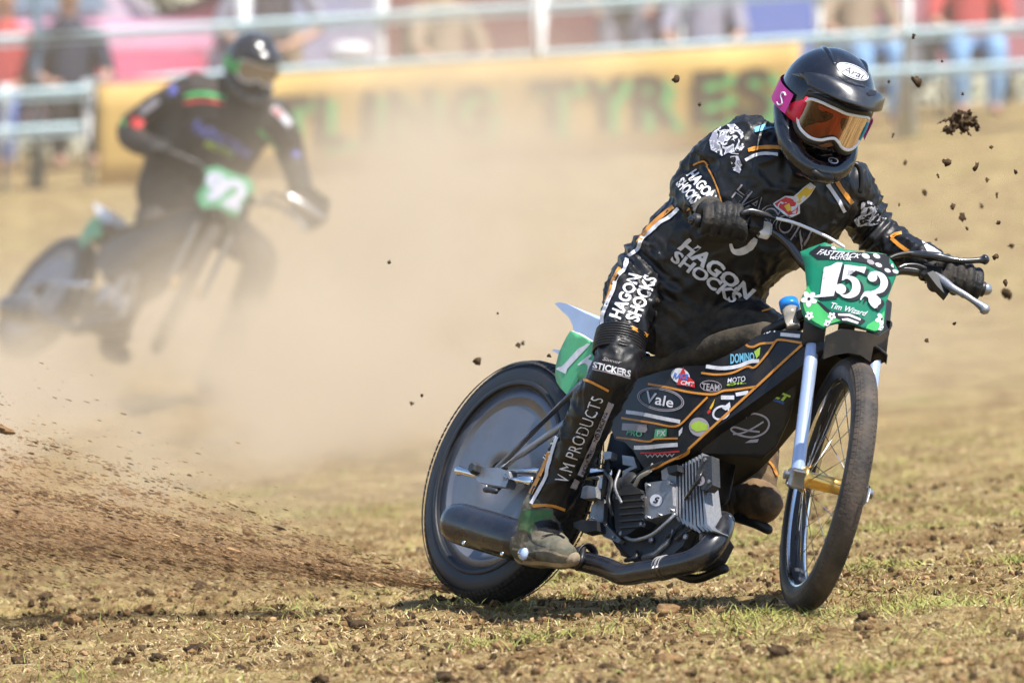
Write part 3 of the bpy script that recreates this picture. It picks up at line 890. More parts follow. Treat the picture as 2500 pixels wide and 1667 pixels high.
# plane through the rim of the shroud, least squares
c0 = fr.mean(0); nF = nrm(np.linalg.svd(fr - c0)[2][2]); nF = nF if np.dot(nF, EYE - c0) > 0 else -nF
frW = np.array([onplane(x, y, c0, nF) for x, y in pvF[0]])
shroud = mesh('front_shroud', *double(frW, pvF[1], -nF * .012), M['dusty'], bike)
M['shroud'] = mat('shroud_black', (0.012, 0.011, 0.011), 0.5, dirt=0.45, dirt_col=(0.085, 0.060, 0.035))
shroud.data.materials[0] = M['shroud']
TS = bvh((shellW, FS)); TF = bvh((frW, pvF[1]))
# orange piping
for P, w in ((((1595, 500), (1500, 585), (1300, 770), (1180, 880), (1000, 1045), (870, 1165)), 13), (((870, 1165), (850, 1195), (740, 1245), (650, 1290), (590, 1298), (560, 1270), (520, 1180), (440, 1115), (375, 1098)), 13),
             (((1225, 460), (1240, 505), (1280, 515), (1330, 495), (1410, 488), (1450, 470), (1590, 490)), 12), (((1420, 485), (1360, 570), (1290, 645), (1240, 640), (1150, 680), (1050, 692), (950, 682)), 11),
             (((610, 752), (740, 775), (880, 805), (1020, 818), (1090, 795), (1160, 788), (1300, 768)), 12), (((990, 835), (900, 925), (820, 1005), (760, 1022), (640, 1000), (440, 968)), 11),
             (((375, 1088), (480, 1100), (610, 1118), (660, 1102), (800, 1098)), 10), (((680, 660), (760, 640), (860, 628), (950, 625)), 8)):
    lay_stroke(Z2(*P), w * .45, TS, M['orange'], shell, 'orange_piping', off=.0022)
for P, w in ((((980, 640), (1080, 652), (1180, 640), (1260, 610), (1320, 605)), 9), (((470, 930), (580, 945), (700, 970), (815, 992)), 9), (((480, 1158), (600, 1155), (700, 1145), (800, 1138)), 10), (((1075, 838), (1160, 838)), 10), (((1170, 820), (1250, 805)), 9), (((1455, 435), (1580, 447)), 9)):
    lay_stroke(Z2(*P), w, TS, M['white_print'], shell, 'white_stripe', off=.0022)
lay_text('Vale', Z2((595, 870), (770, 905), (770, 840), (600, 795)), TS, M['white_print'], shell, .012, .15)
lay_ring(Z2((690, 850))[0], 57, 27, 10, 2.2, TS, M['grey_print'], shell); lay_ring(Z2((690, 850))[0], 53, 23.5, 10, 1.6, TS, M['grey_print'], shell)
lay_text('DOMINO', Z2((1135, 625), (1290, 600), (1285, 550), (1135, 560)), TS, M['cyanp'], shell, .03)
lay_poly(Z2((1285, 545), (1325, 515), (1320, 565), (1300, 590)), TS, M['lime'], shell, 'emblem')
lay_poly(Z2(*ellipse((815, 700), 62, 48, 20, 18)), TS, M['white_print'], shell, 'emblem')
lay_poly(Z2((815, 680), (835, 645), (850, 690), (905, 735), (908, 775), (790, 755), (800, 735)), TS, M['red'], shell, 'emblem', off=.0016)
lay_text('RACE', Z2((770, 715), (865, 725), (870, 690), (780, 680)), TS, M['bluep'], shell, .03, off=.0022)
lay_text('CMT', Z2((815, 755), (900, 768), (905, 742), (825, 728)), TS, M['white_print'], shell, .03, off=.0022)
lay_text('TEAM', Z2((950, 790), (1065, 795), (1065, 755), (955, 745)), TS, M['grey_print'], shell, .02)
lay_ring(Z2((1010, 765))[0], 26, 13, 5, 1.5, TS, M['grey_print'], shell)
lay_text('MOTO', Z2((1115, 745), (1230, 735), (1230, 700), (1120, 715)), TS, M['white_print'], shell, .01); lay_text('OIL', Z2((1110, 765), (1235, 748), (1235, 735), (1110, 750)), TS, M['lime'], shell, .03)
lay_poly(Z2((985, 930), (1005, 905), (1010, 930), (990, 945)), TS, M['red'], shell, 'emblem'); lay_poly(Z2((1000, 905), (1035, 845), (1025, 890), (1010, 915)), TS, M['yellow'], shell, 'emblem')
lay_ring(Z2((1075, 935))[0], 20, 15, -25, 5, TS, M['white_print'], shell); lay_poly(Z2((1080, 905), (1130, 865), (1135, 900), (1105, 920)), TS, M['white_print'], shell, 'emblem')
lay_poly(Z2(*ellipse((935, 1025), 66, 60, 20, 20)), TS, M['grey_print'], shell, 'emblem'); lay_poly(Z2((880, 1010), (930, 985), (990, 1010), (985, 1045), (920, 1055), (885, 1035)), TS, M['lime'], shell, 'emblem', off=.0017)
lay_poly(Z2((445, 1000), (600, 1010), (605, 1045), (590, 1060), (440, 1045)), TS, M['grey_print'], shell, 'emblem', off=.001); lay_text('PRO', Z2((470, 1075), (570, 1090), (575, 1055), (480, 1040)), TS, M['panel_green'], shell, .02, off=.002)
lay_poly(Z2((655, 1040), (730, 1035), (725, 1085), (645, 1105)), TS, M['panel_green'], shell, 'emblem'); lay_text('PX', Z2((665, 1085), (720, 1080), (725, 1045), (670, 1048)), TS, M['white_print'], shell, .02, off=.002)
lay_poly(Z2((805, 1050), (830, 1025), (825, 1060), (805, 1085)), TS, M['white_print'], shell, 'emblem')
lay_stroke(Z2((560, 1190), (680, 1190), (810, 1180)), 4, TS, M['red'], shell, 'red_stripe'); lay_text('WWW', Z2((590, 1222), (780, 1215), (780, 1195), (590, 1200)), TS, M['grey_print'], shell, .01)
lay_text('HSR', Z2((1320, 440), (1420, 420), (1440, 380), (1340, 400)), TS, M['white_print'], shell, .02, .3)
# signature and yellow mark on the shroud
lay_stroke(Z2((1230, 965), (1240, 945), (1300, 940), (1360, 965), (1380, 1010), (1350, 1060), (1280, 1088), (1200, 1078), (1140, 1045), (1160, 1025), (1240, 1045), (1320, 1055)), 4.5, TF, M['grey_print'], shroud, 'signature', n=8)
lay_stroke(Z2((1345, 990), (1280, 1030), (1210, 1062), (1150, 1070)), 4, TF, M['grey_print'], shroud, 'signature')
lay_poly(Z2((1225, 1125), (1260, 1105), (1315, 1100), (1305, 1122)), TF, M['grey_print'], shroud, 'emblem')
lay_text('ALT', Z2((1340, 815), (1490, 865), (1520, 825), (1385, 770)), TF, M['lime'], shroud, .06)
lay_text('TUNING', Z2((1400, 855), (1470, 880), (1480, 865), (1410, 840)), TF, M['bluep'], shroud, .02)

# --- fuel filler with blue cap, seat, tail
mesh('filler_tube', *tube([bp(1937, 800, -.03), bp(1932, 775, -.03), bp(1929, 757, -.03)], [.017, .020, .023], 16), M['clear'], bike)
mesh('filler_cap', *tube([bp(1929, 757, -.03), bp(1929, 756, -.03), bp(1925, 737, -.03), bp(1925, 736, -.03)], [.020, .0255, .0255, .021], 18), M['blue_cap'], bike)
seat_l = [(.20, .36, .06), (.28, .375, .085), (.40, .36, .10), (.55, .33, .105), (.70, .345, .10), (.85, .40, .085), (.98, .43, .06)]
S_ = spline(seat_l, 5)
def ring_l(x, z, hw, zlo): 
    q = np.linspace(0, 2 * math.pi, 20, endpoint=False)
    return np.array([loc(RB, CB, (x, hw * math.copysign(abs(math.cos(t)) ** .6, math.cos(t)), (z + zlo) / 2 + (z - zlo) / 2 * math.copysign(abs(math.sin(t)) ** .6, math.sin(t)))) for t in q])
mesh('seat', *rings([ring_l(x, z, w, z - .07) for x, z, w in S_]), M['seat'], bike)
tail_px = ZB((345, 870), (380, 860), (440, 870), (520, 910), (600, 950), (700, 995), (760, 1010), (760, 1260), (690, 1200), (640, 1160), (580, 1120), (500, 1090), (495, 1050), (460, 980), (400, 925))
mesh('tail_unit', *prism([bp(x, y, -.075) for x, y in tail_px], RB[:, 1] * .15), M['pale_plastic'], bike, smooth=False)
pan_px = ZB((490, 1100), (545, 1120), (600, 1150), (650, 1180), (700, 1215), (760, 1240), (760, 1480), (640, 1500), (560, 1500), (520, 1580), (490, 1650), (440, 1600), (400, 1560), (365, 1510), (350, 1450), (360, 1370), (385, 1280), (420, 1210), (455, 1150))
panW = np.array([bp(x, y, -.083) for x, y in pan_px])
pvP = cut_grid(np.array(pan_px), [list(range(len(pan_px)))], 20)
pW = np.array([bp(x, y, -.083) - RB[:, 1] * .012 * math.sin((x - 1350) / 110 * 1.5) for x, y in pvP[0]])
pn = mesh('side_number_panel', *double(pW, pvP[1], RB[:, 1] * .004), M['panel_green'], bike)
TP = bvh((pW, pvP[1]))
lay_poly(ZB((545, 1235), (590, 1215), (615, 1195), (642, 1200), (455, 1400), (440, 1445), (360, 1405), (372, 1392), (405, 1385), (560, 1245)), TP, M['white_print'], pn, 'digit_stroke')
lay_stroke(ZB((648, 1290), (600, 1330), (545, 1370)), [5, 7, 4], TP, M['white_print'], pn, 'digit_stroke', off=.0017)
lay_stroke(ZB((540, 1370), (600, 1345), (650, 1370), (655, 1430), (610, 1480), (550, 1500), (490, 1470), (465, 1430)), [3, 9, 20, 24, 22, 12, 10, 14], TP, M['white_print'], pn, 'digit_stroke', off=.002)
mesh('panel_edge', *tube([bp(x, y, -.086) for x, y in ZB((492, 1098), (545, 1118), (600, 1148), (650, 1178), (700, 1213))], .003, 6), M['white_plastic'], bike)
mesh('tail_spike', *prism([bp(x, y, -.06) for x, y in ZB((325, 1252), (340, 1240), (420, 1255), (420, 1290), (380, 1282))], RB[:, 1] * .03), M['pale_plastic'], bike, smooth=False)

# --- frame tubes and rear end
def bl(x, y, z): return loc(RB, CB, (x, y, z))
HEAD = lpt(leg_pt(0, .52))
for y in (-.10, .10):
    mesh('swing_arm', *tube([bl(-.01, y, 0), bl(.25, y, .005), bl(.55, y * .8, .0)], [.013, .015, .017], 12), M['chrome'], bike)
    mesh('seat_stay', *tube([bl(.06, y, .01), bl(.33, y * .9, .25), bl(.55, y * .6, .33)], .0095, 10), M['alloy'], bike)
    mesh('lower_frame_rail', *tube(spline([bl(.52, y * .7, .02), bl(.60, y * .7, -.16), bl(.78, y * .65, -.235), bl(.94, y * .5, -.21)], 5), .012, 10), M['black_satin'], bike)
    mesh('upper_frame_rail', *tube(spline([bl(.5, y * .6, .28), bl(.8, y * .5, .33), bl(HEAD[0] - .02, 0, HEAD[2])], 4), .014, 10), M['black_satin'], bike)
ax_ = -.122
adj = mesh('axle_adjuster', *prism([bp(x, y, ax_) for x, y in Z3((440, 505), (560, 498), (630, 520), (640, 560), (612, 622), (540, 612), (440, 592), (415, 560))], RB[:, 1] * .03), M['alloy'], bike, smooth=False)
mesh('axle_nut', *lathe([(.0, -.146), (.013, -.146), (.017, -.140), (.017, -.120)], RB, loc(RB, CB, (.005, 0, 0)), 6), M['alloy_dark'], adj, smooth=False)
mesh('adjuster_screw', *capsule([bp(x, y, ax_ + .01) for x, y in Z3((318, 520), (345, 525), (420, 545), (445, 550))], [.014, .010, .010, .010], 12, 2), M['chrome'], adj)
mesh('adjuster_sleeve', *tube([bp(x, y, ax_ + .01) for x, y in Z3((625, 565), (700, 578), (790, 592))], .0145, 14), M['chrome'], adj)
mesh('adjuster_bolt', *capsule([bp(x, y, ax_) for x, y in Z3((485, 640), (515, 642), (550, 650))], .008, 8, 2), M['alloy_dark'], adj)
mesh('rear_strut', *tube([bp(x, y, -.11) for x, y in Z3((590, 505), (720, 410), (920, 270), (1000, 210))], .0095, 12), M['alloy'], bike)

# --- exhaust
pipe_px = [Z3((2000, 840))[0], Z3((1985, 900))[0], Z3((1950, 970))[0], Z3((1890, 1040))[0], Z3((1800, 1095))[0], Z3((1640, 1135))[0], Z3((1480, 1165))[0], Z3((1360, 1180))[0], Z3((1250, 1135))[0], Z3((1140, 1105))[0], Z3((1000, 1060))[0], Z3((820, 1000))[0]]
pipe_y = [-.03, -.05, -.075, -.095, -.11, -.125, -.135, -.14, -.145, -.15, -.155, -.165]
pipe_r = [.031, .032, .032, .032, .031, .030, .029, .028, .027, .027, .030, .035]
pw = spline(np.column_stack([[bp(x, y, yl) for (x, y), yl in zip(pipe_px, pipe_y)], pipe_r]), 5)
ex = mesh('exhaust_pipe', *tube(pw[:, :3], pw[:, 3], 20), M['exhaust'], bike)
for zx, zy, yl in ((1612, 1140, -.126), (1635, 1135, -.125)):
    mesh('pipe_band', *tube([bp(*Z3((zx - 8, zy + 2))[0], yl), bp(*Z3((zx + 8, zy - 1))[0], yl)], .0325, 20), M['alloy'], ex)
m0 = bp(*Z3((300, 850))[0], -.175); m1 = bp(*Z3((760, 985))[0], -.168)
mesh('silencer', *tube([m0 + (m1 - m0) * t for t in (-.06, -.055, -.02, .05, .15, .5, .85, .98, 1.0)], [.020, .038, .050, .055, .056, .056, .054, .045, .030], 32), M['exhaust'], bike)
for zx, zy in ((345, 980), (590, 1050)):
    c = bp(*Z3((zx, zy))[0], -.228); mesh('silencer_bolt', *ellipsoid(c, RB, (.007, .005, .007), 10, 6), M['chrome'], bike)
mesh('pipe_clamp', *join([lathe([(.029, -.012), (.034, -.012), (.034, .012), (.029, .012)], np.stack([RB[:, 2], nrm(RB[:, 0] * .9 + RB[:, 2] * .3), RB[:, 1]], 1), bp(*Z3((1120, 1070))[0], -.148), 20, closed=True),
                         capsule([bp(*Z3((1110, 1000))[0], -.16), bp(*Z3((1095, 1090))[0], -.18), bp(*Z3((1070, 1140))[0], -.17)], .008, 8, 4)]), M['black_satin'], ex)

# --- engine
eng = mesh('engine', *prism([bp(x, y, -.055) for x, y in Z3((1310, 640), (1420, 560), (1640, 560), (1720, 500), (1760, 480), (1790, 560), (1840, 800), (1850, 880), (1820, 970), (1780, 1050), (1500, 1090), (1350, 1060), (1300, 940))], RB[:, 1] * .09), M['black_satin'], bike, smooth=False)
def slab(pts, y0, y1, m, name, parent=eng, z=Z3, sm=False):
    return mesh(name, *prism([bp(a, b, y0) for a, b in z(*pts)], RB[:, 1] * (y1 - y0)), m, parent, smooth=sm)
slab(((1500, 600), (1560, 590), (1650, 578), (1675, 600), (1680, 740), (1665, 790), (1560, 820), (1510, 836), (1500, 780), (1508, 690)), -.115, -.05, M['alloy'], 'gear_cover')
slab(((1605, 520), (1650, 490), (1700, 500), (1700, 800), (1670, 795), (1665, 580), (1610, 578)), -.105, -.05, M['alloy'], 'cylinder_base')
for k in range(9):     # cooling fins of the laid-down cylinder
    x0 = 1698 + k * 20
    top = 500 - k * 11; bot = 800 + k * 14 if k < 6 else 860
    slab(((x0, top), (x0 + 9, top - 5), (x0 + 10, 600), (x0 + 10 + k * 4, bot), (x0 + 30 + k * 6, bot + 40), (x0 + 20 + k * 6, bot + 48), (x0 - 2 + k * 3, bot + 8)), -.098 - .002 * k, -.06, M['alloy'], 'cooling_fin')
slab(((1835, 520), (1872, 425), (1925, 425), (1932, 610), (1895, 645), (1865, 640), (1830, 600)), -.122, -.095, M['alloy_dark'], 'cylinder_head')
slab(((1300, 690), (1340, 640), (1400, 610), (1470, 640), (1500, 700), (1500, 800), (1470, 870), (1400, 920), (1340, 940), (1310, 880)), -.125, -.05, M['black_satin'], 'clutch_cover')
for k in range(6):
    y = 655 + k * 42
    slab(((1330, y + 12), (1480, y), (1485, y + 9), (1335, y + 22)), -.133, -.124, M['black_satin'], 'clutch_rib')
# alloy engine plates behind the rider's leg
slab(((1090, 690), (1105, 620), (1130, 612), (1185, 622), (1190, 690), (1110, 698)), -.125, -.10, M['alloy'], 'chain_guide')
slab(((1148, 830), (1160, 740), (1215, 690), (1240, 720), (1235, 840), (1210, 850), (1250, 860), (1350, 960), (1330, 980), (1240, 940), (1200, 900)), -.10, -.085, M['alloy'], 'engine_plate')
slab(((1195, 640), (1210, 560), (1245, 565), (1240, 640)), -.10, -.085, M['white_plastic'], 'engine_plate')
slab(((1230, 400), (1260, 395), (1290, 400), (1285, 440), (1240, 450)), -.11, -.09, M['alloy'], 'frame_bolt')
mesh('linkage_rod', *tube([bp(*Z3((1275, 420))[0], -.10), bp(*Z3((1250, 560))[0], -.10), bp(*Z3((1240, 680))[0], -.10)], .008, 10), M['alloy_dark'], eng)
slab(((1355, 420), (1430, 430), (1450, 500), (1400, 520), (1400, 600), (1350, 610), (1360, 520), (1420, 490), (1360, 480)), -.095, -.08, M['alloy'], 'engine_plate')
for cx, cy, r, sx in ((1420, 610, 40, .06), (1330, 700, 35, .06), (1370, 640, 30, .05)):
    mesh('carburettor_body', *ellipsoid(bp(*Z3((cx, cy))[0], -.09), RB, (.035, .03, .035), 14, 10), M['black_satin'], eng)
slab(((1045, 850), (1100, 830), (1195, 840), (1195, 900), (1110, 915), (1050, 880)), -.13, -.10, M['black_satin'], 'footrest_bracket')
slab(((1350, 940), (1500, 850), (1680, 800), (1760, 850), (1790, 900), (1740, 1000), (1680, 1050), (1420, 1070), (1330, 1010)), -.08, .07, M['alloy_dark'], 'crankcase')
mesh('case_rib', *tube([bp(x, y, -.085) for x, y in Z3((1690, 900), (1650, 980), (1570, 1050), (1490, 1075))], .008, 8), M['alloy'], eng)
for p in ((1870, 890), (1720, 1070), (1760, 940), (1540, 960)):
    mesh('case_bolt', *ellipsoid(bp(*Z3(p)[0], -.088), RB, (.009, .006, .009), 10, 6), M['alloy'], eng)
for a, b in (((1700, 960), (1800, 880)), ((1640, 940), (1740, 870)), ((1860, 870), (1860, 960))):
    mesh('case_stud', *tube([bp(*Z3(a)[0], -.085), bp(*Z3(b)[0], -.085)], .006, 8), M['alloy'], eng)
mesh('airbox', *cbox(bp(*Z3((1930, 560))[0], .02), RB, (.06, .05, .08), .03), M['black_panel'], eng)
mesh('inner_frame', *cbox(bl(.62, 0, .02), RB, (.19, .055, .13), .03), M['black_panel'], bike)
slab(((1640, 495), (1705, 480), (1710, 520), (1650, 540)), -.125, -.10, M['black_satin'], 'pickup')
# round emblems on the covers
TE = bvh(prism([bp(a, b, -.115) for a, b in Z3((1500, 600), (1680, 590), (1680, 790), (1500, 836))], RB[:, 1] * .02))
lay_poly(Z3(*ellipse((1575, 708), 40, 38, 0, 20)), TE, M['white_print'], eng, 'emblem'); lay_text('S', Z3((1555, 728), (1595, 728), (1600, 688), (1560, 688)), TE, M['black_print'], eng, .04, .3, off=.0022)
TE = bvh(prism([bp(a, b, -.122) for a, b in Z3((1835, 420), (1975, 425), (1982, 620), (1830, 640))], RB[:, 1] * .02))
lay_poly(Z3(*ellipse((1852, 582), 34, 34, 0, 20)), TE, M['grey_print'], eng, 'emblem'); lay_text('JR', Z3((1835, 595), (1870, 595), (1872, 568), (1837, 568)), TE, M['black_print'], eng, .02, off=.0022)
fr_ = mesh('footrest', *capsule([bp(*Z3((730, 1050))[0], -.30), bp(*Z3((900, 1080))[0], -.19), bp(*Z3((1060, 1100))[0], -.12)], [.017, .014, .013], 12, 3), M['chrome'], bike)
mesh('footrest_end', *ellipsoid(bp(*Z3((730, 1050))[0], -.31), RB, (.012, .010, .017), 14, 10), M['pale_plastic'], fr_)

# hoses, cables and small fittings around the engine
for nm, P, r, m in (('fuel_hose', ((1560, 470, -.10), (1530, 520, -.115), (1470, 560, -.12), (1440, 610, -.115)), .006, 'clear'), ('throttle_cable', ((1700, 440, -.09), (1600, 470, -.11), (1500, 520, -.12), (1420, 590, -.115)), .0045, 'black_gloss'),
                    ('ignition_lead', ((1890, 480, -.10), (1850, 560, -.13), (1800, 640, -.125), (1760, 700, -.11)), .0045, 'black_gloss'), ('oil_line', ((1330, 900, -.11), (1420, 960, -.12), (1540, 930, -.125), (1640, 850, -.12), (1690, 800, -.11)), .005, 'alloy'),
                    ('breather_hose', ((1250, 520, -.10), (1290, 600, -.12), (1270, 700, -.125), (1300, 800, -.12)), .006, 'black_satin'), ('clutch_cable', ((1340, 520, -.10), (1310, 620, -.125), (1350, 720, -.135)), .004, 'alloy'),
                    ('drain_hose', ((1450, 1040, -.09), (1440, 1075, -.10), (1380, 1090, -.10)), .006, 'black_satin')):
    mesh(nm, *capsule([bp(*Z3((a, b))[0], y) for a, b, y in P], r, 8, 5), M[m], eng)
for a, b in ((1515, 610), (1660, 600), (1665, 770), (1515, 815), (1590, 800), (1330, 690), (1490, 690), (1480, 860), (1350, 920), (1890, 450), (1915, 590), (1160, 820), (1230, 850), (1300, 940), (1120, 650), (1215, 700)):
    c = bp(*Z3((a, b))[0], -.122 if a > 1300 else -.104); mesh('bolt_head', *tube([c + RB[:, 1] * .008, c - RB[:, 1] * .004, c - RB[:, 1] * .005], [.0062, .0062, .004], 6), M['alloy'], eng, smooth=False)
# final drive chain and sprockets on the left side
mesh('rear_sprocket', *lathe([(.06, .060), (.098, .060), (.098, .066), (.06, .066)], RB, CB, 40, closed=True), M['alloy'], bike)
mesh('chain', *join([tube([bl(.0, .064, .098), bl(.55, .064, .050)], .007, 6), tube([bl(.0, .064, -.098), bl(.55, .064, -.030)], .007, 6)]), M['alloy_dark'], bike)['kind'] = 'stuff'
# ------------------------------------------------------------------ fence, banner, spectators and vehicles behind the track
M['rail'] = mat('pale_blue_rail', (0.50, 0.68, 0.74), 0.5, var=.08, dirt=.2)
M['post'] = mat('grey_post', (0.78, 0.79, 0.80), 0.6, var=.08, dirt=.2)
M['post_dark'] = mat('slate_post', (0.10, 0.16, 0.22), 0.5, var=.1)
M['banner'] = mat('yellow_banner', (0.56, 0.36, 0.10), 0.6, var=.10, scale=3)
M['letter_dark'] = mat('banner_letter', (0.06, 0.035, 0.02), 0.6)
M['letter_green'] = mat('banner_letter_shadow', (0.10, 0.42, 0.12), 0.6)
FY = lambda x: 52.2 - 0 * x                       # fence line
def fz(x, h): return float(gbase(x, FY(x))) + h
def fpt(x, h, dy=0.0): return np.array([x, FY(x) + dy, fz(x, h)])
def fx(px, d=52.0): return (px - 1250) / F_PX * d
fence = root('trackside_fence', 'post and rail fence in pale blue and grey behind the yellow banner', 'fence', np.eye(3), fpt(0, 0))
for px, r, m, h in ((-380, .05, 'post', 1.35), (8, .055, 'post', .72), (85, .075, 'post_dark', 1.7), (212, .05, 'post', .72), (592, .09, 'post', 1.6), (930, .085, 'post', 1.6), (1318, .14, 'post', 1.6), (1665, .06, 'post', 1.6), (2000, .085, 'post', 1.6), (2216, .11, 'post', 1.6), (2640, .08, 'post', 1.6)) + tuple((q, .08, 'post', 1.6) for q in (-3200, -2750, -2300, -1850, -1400, -900, 3060, 3480, 3900, 4320, 4740, 5160)):
    x = fx(px); mesh('post', *tube([fpt(x, -.2), fpt(x, h - .02), fpt(x, h)], [r, r, r * .8], 12), M[m], fence)
for h, x0, x1 in ((.71, 215, 5200), (1.04, 60, 5200), (.45, 1950, 5200), (.66, -3200, 215), (.41, -3200, 200), (1.04, -3200, 60)):
    pts = [fpt(fx(x0 + (x1 - x0) * k / 24), h, -.09) for k in range(25)]
    mesh('rail', *tube(pts, .024, 10), M['rail'], fence)
    mesh('rail', *tube([p + np.array([0, .005, -.052]) for p in pts], .014, 8), M['rail'], fence)

ban = root('advertising_banner', 'yellow trackside banner reading TYRES in dark letters with green shadows', 'banner', np.eye(3), fpt(0, 0))
def ban_pt(px, v, dy=0.0):
    x = fx(px); return fpt(x, .0 + v * .68, -.16 + .012 * math.sin(px / 47.0) + dy)
cols = np.linspace(238, 1955, 70); VB_, FB_ = [], []
for c in cols:
    for v in (0, .25, .5, .75, 1): VB_.append(ban_pt(c, v))
FB_ = [[i * 5 + k, (i + 1) * 5 + k, (i + 1) * 5 + k + 1, i * 5 + k + 1] for i in range(69) for k in range(4)]
mesh('cloth', *double(np.array(VB_), FB_, np.array([0, .006, 0])), M['banner'], ban)
def ban_letter(ch, x0, x1, v0=.245, v1=.775):
    V, F, _ = text2d(ch, .035)
    V, F = cut_grid(V, F, .15)
    for m, dx, dy in (('letter_green', 26, -.020), ('letter_dark', 0, -.026)):
        W = np.array([ban_pt(x0 + (x1 - x0) * u + dx, v0 + (v1 - v0) * v - (.06 if dx else 0), dy) for u, v in V])
        mesh('letter' if not dx else 'letter_shadow', W, [f[::-1] for f in F] if False else F, M[m], ban, smooth=False)
for ch, a, b in (('T', 640, 760), ('L', 770, 850), ('I', 885, 920), ('N', 945, 1060), ('G', 1095, 1195), ('T', 1290, 1405), ('Y', 1420, 1530), ('R', 1545, 1650), ('E', 1690, 1775), ('S', 1790, 1885)):
    ban_letter(ch, a, b)

# people behind the fence
M['hair'] = mat('brown_hair', (0.05, 0.03, 0.02), 0.7)
def cloth_mat(name, c): 
    if name not in M: M[name] = mat(name, c, 0.8, var=.15, scale=8, bump=.2, bscale=30)
    return M[name]
def spectator(label, px, dist, face, pose, shirt, trousers, shorts=False, group='spectators behind the fence'):
    """face: heading in degrees; pose: 'sit', 'stand', 'lean'"""
    x = fx(px, dist); C = np.array([x, dist, float(gbase(x, dist))]); R = frame(face, 0)
    r = root('person', label, 'person', R, C, group)
    P = lambda *q: [loc(R, C, p) for p in q]
    if pose == 'sit':
        hip, sh, hd = (0, .45), (-.05, .98), (-.02, 1.22)
        legs = [[(-.02, s * .10, .47), (.40, s * .13, .52), (.44, s * .13, .28), (.42, s * .12, .08)] for s in (-1, 1)]
        arms = [[(-.05, s * .20, .95), (.08, s * .27, .70), (.30, s * .16, .60), (.36, s * .12, .60)] for s in (-1, 1)]
    elif pose == 'lean':
        hip, sh, hd = (-.15, .86), (.12, 1.30), (.24, 1.50)
        legs = [[(-.15, s * .10, .86), (-.10, s * .11, .48), (-.18, s * .11, .08)] for s in (-1, 1)]
        arms = [[(.12, s * .20, 1.27), (.16, s * .36, .96), (.36, s * .16, .80), (.40, s * .06, .78)] for s in (-1, 1)]
    else:
        hip, sh, hd = (0, .92), (0, 1.42), (.02, 1.66)
        legs = [[(0, s * .10, .90), (.02, s * .11, .48), (-.02, s * .11, .08)] for s in (-1, 1)]
        arms = [[(0, s * .20, 1.39), (-.02, s * .27, 1.10), (.12, s * .20, .90), (.16, s * .17, .84)] for s in (-1, 1)]
    tor = [(hip[0], 0, hip[1]), ((hip[0] + sh[0]) / 2, 0, (hip[1] + sh[1]) / 2), (sh[0], 0, sh[1]), ((sh[0] + hd[0]) / 2, 0, (sh[1] + hd[1]) / 2 - .03), (hd[0], 0, hd[1])]
    parts = [capsule(P(*tor), [.12, .12, .10, .055, .085], 14, 4), ellipsoid(loc(R, C, (hd[0] + .01, 0, hd[1] + .03)), R, (.10, .077, .12), 16, 12), capsule(P((sh[0], -.17, sh[1] - .02), (sh[0], .17, sh[1] - .02)), .055, 12, 2)]
    for a in arms: parts.append(capsule(P(*a), [.048, .042, .032, .034], 10, 4))
    for l in legs:
        parts.append(capsule(P(*l), [.085] + [.06] * (len(l) - 2) + [.042], 12, 4)); e = l[-1]
        parts.append(capsule(P((e[0] - .04, e[1], .05), (e[0] + .16, e[1], .04)), [.045, .038], 10, 2))
    body_ = mesh('body', *fuse(parts, .022, 3), M['skin'], r)
    sp = [capsule(P(*tor[:3]), [.145, .15, .125], 14, 4), capsule(P((sh[0], -.18, sh[1] - .02), (sh[0], .18, sh[1] - .02)), .07, 12, 2)]
    for a in arms: sp.append(capsule(P(*a[:2]), [.072, .062], 10, 3))
    mesh('shirt', *fuse(sp, .022, 3), shirt, r)
    tp = [capsule(P((hip[0], 0, hip[1] + .06), (hip[0], 0, hip[1])), [.14, .14], 12, 2)]
    for l in legs: tp.append(capsule(P(*(l[:2] if shorts else l)), ([.10, .085] if shorts else [.10] + [.078] * (len(l) - 2) + [.06]), 12, 4))
    mesh('trousers', *fuse(tp, .022, 3), trousers, r)
    mesh('hair', *ellipsoid(loc(R, C, (hd[0] - .012, 0, hd[1] + .055)), R, (.105, .085, .105), 14, 10), M['hair'], r)
    if pose == 'sit':
        ch = root('folding_chair', 'dark folding chair under the ' + label.split(' sitting')[0].replace('person', 'spectator'), 'chair', R, C, 'chairs behind the fence')
        mesh('seat', *cbox(loc(R, C, (.08, 0, .345)), R, (.22, .23, .02), .008), M['black_satin'], ch)
        mesh('backrest', *cbox(loc(R, C, (-.21, 0, .68)), R, (.015, .23, .20), .008), M['black_satin'], ch)
        for sx in (-.16, .27):
            for sy in (-.2, .2): mesh('leg', *tube(P((sx, sy, 0), (sx * .9, sy, .34)), .012, 8), M['alloy'], ch)
    return r
navy = cloth_mat('navy_cloth', (0.02, 0.025, 0.05)); grey = cloth_mat('grey_cloth', (0.28, 0.27, 0.34)); jean = cloth_mat('light_jeans', (0.20, 0.38, 0.62)); white = cloth_mat('white_cloth', (0.7, 0.7, 0.72)); khaki = cloth_mat('khaki_cloth', (0.30, 0.22, 0.15)); redc = cloth_mat('red_cloth', (0.45, 0.06, 0.06)); blk = cloth_mat('black_cloth', (0.015, 0.015, 0.018)); bluec = cloth_mat('blue_cloth', (0.10, 0.18, 0.52))
spectator('person in navy top sitting behind the rails at the far left', 170, 54.6, 80, 'sit', navy, blk)
spectator('person in red top sitting at the left edge beside the slate post', 10, 54.8, 100, 'sit', redc, bluec)
spectator('person in grey top leaning on the fence behind the second rider', 668, 53.9, 95, 'lean', grey, khaki)
spectator('person in khaki shorts sitting bare-legged above the yellow banner', 1085, 54.3, 60, 'sit', khaki, khaki, True)
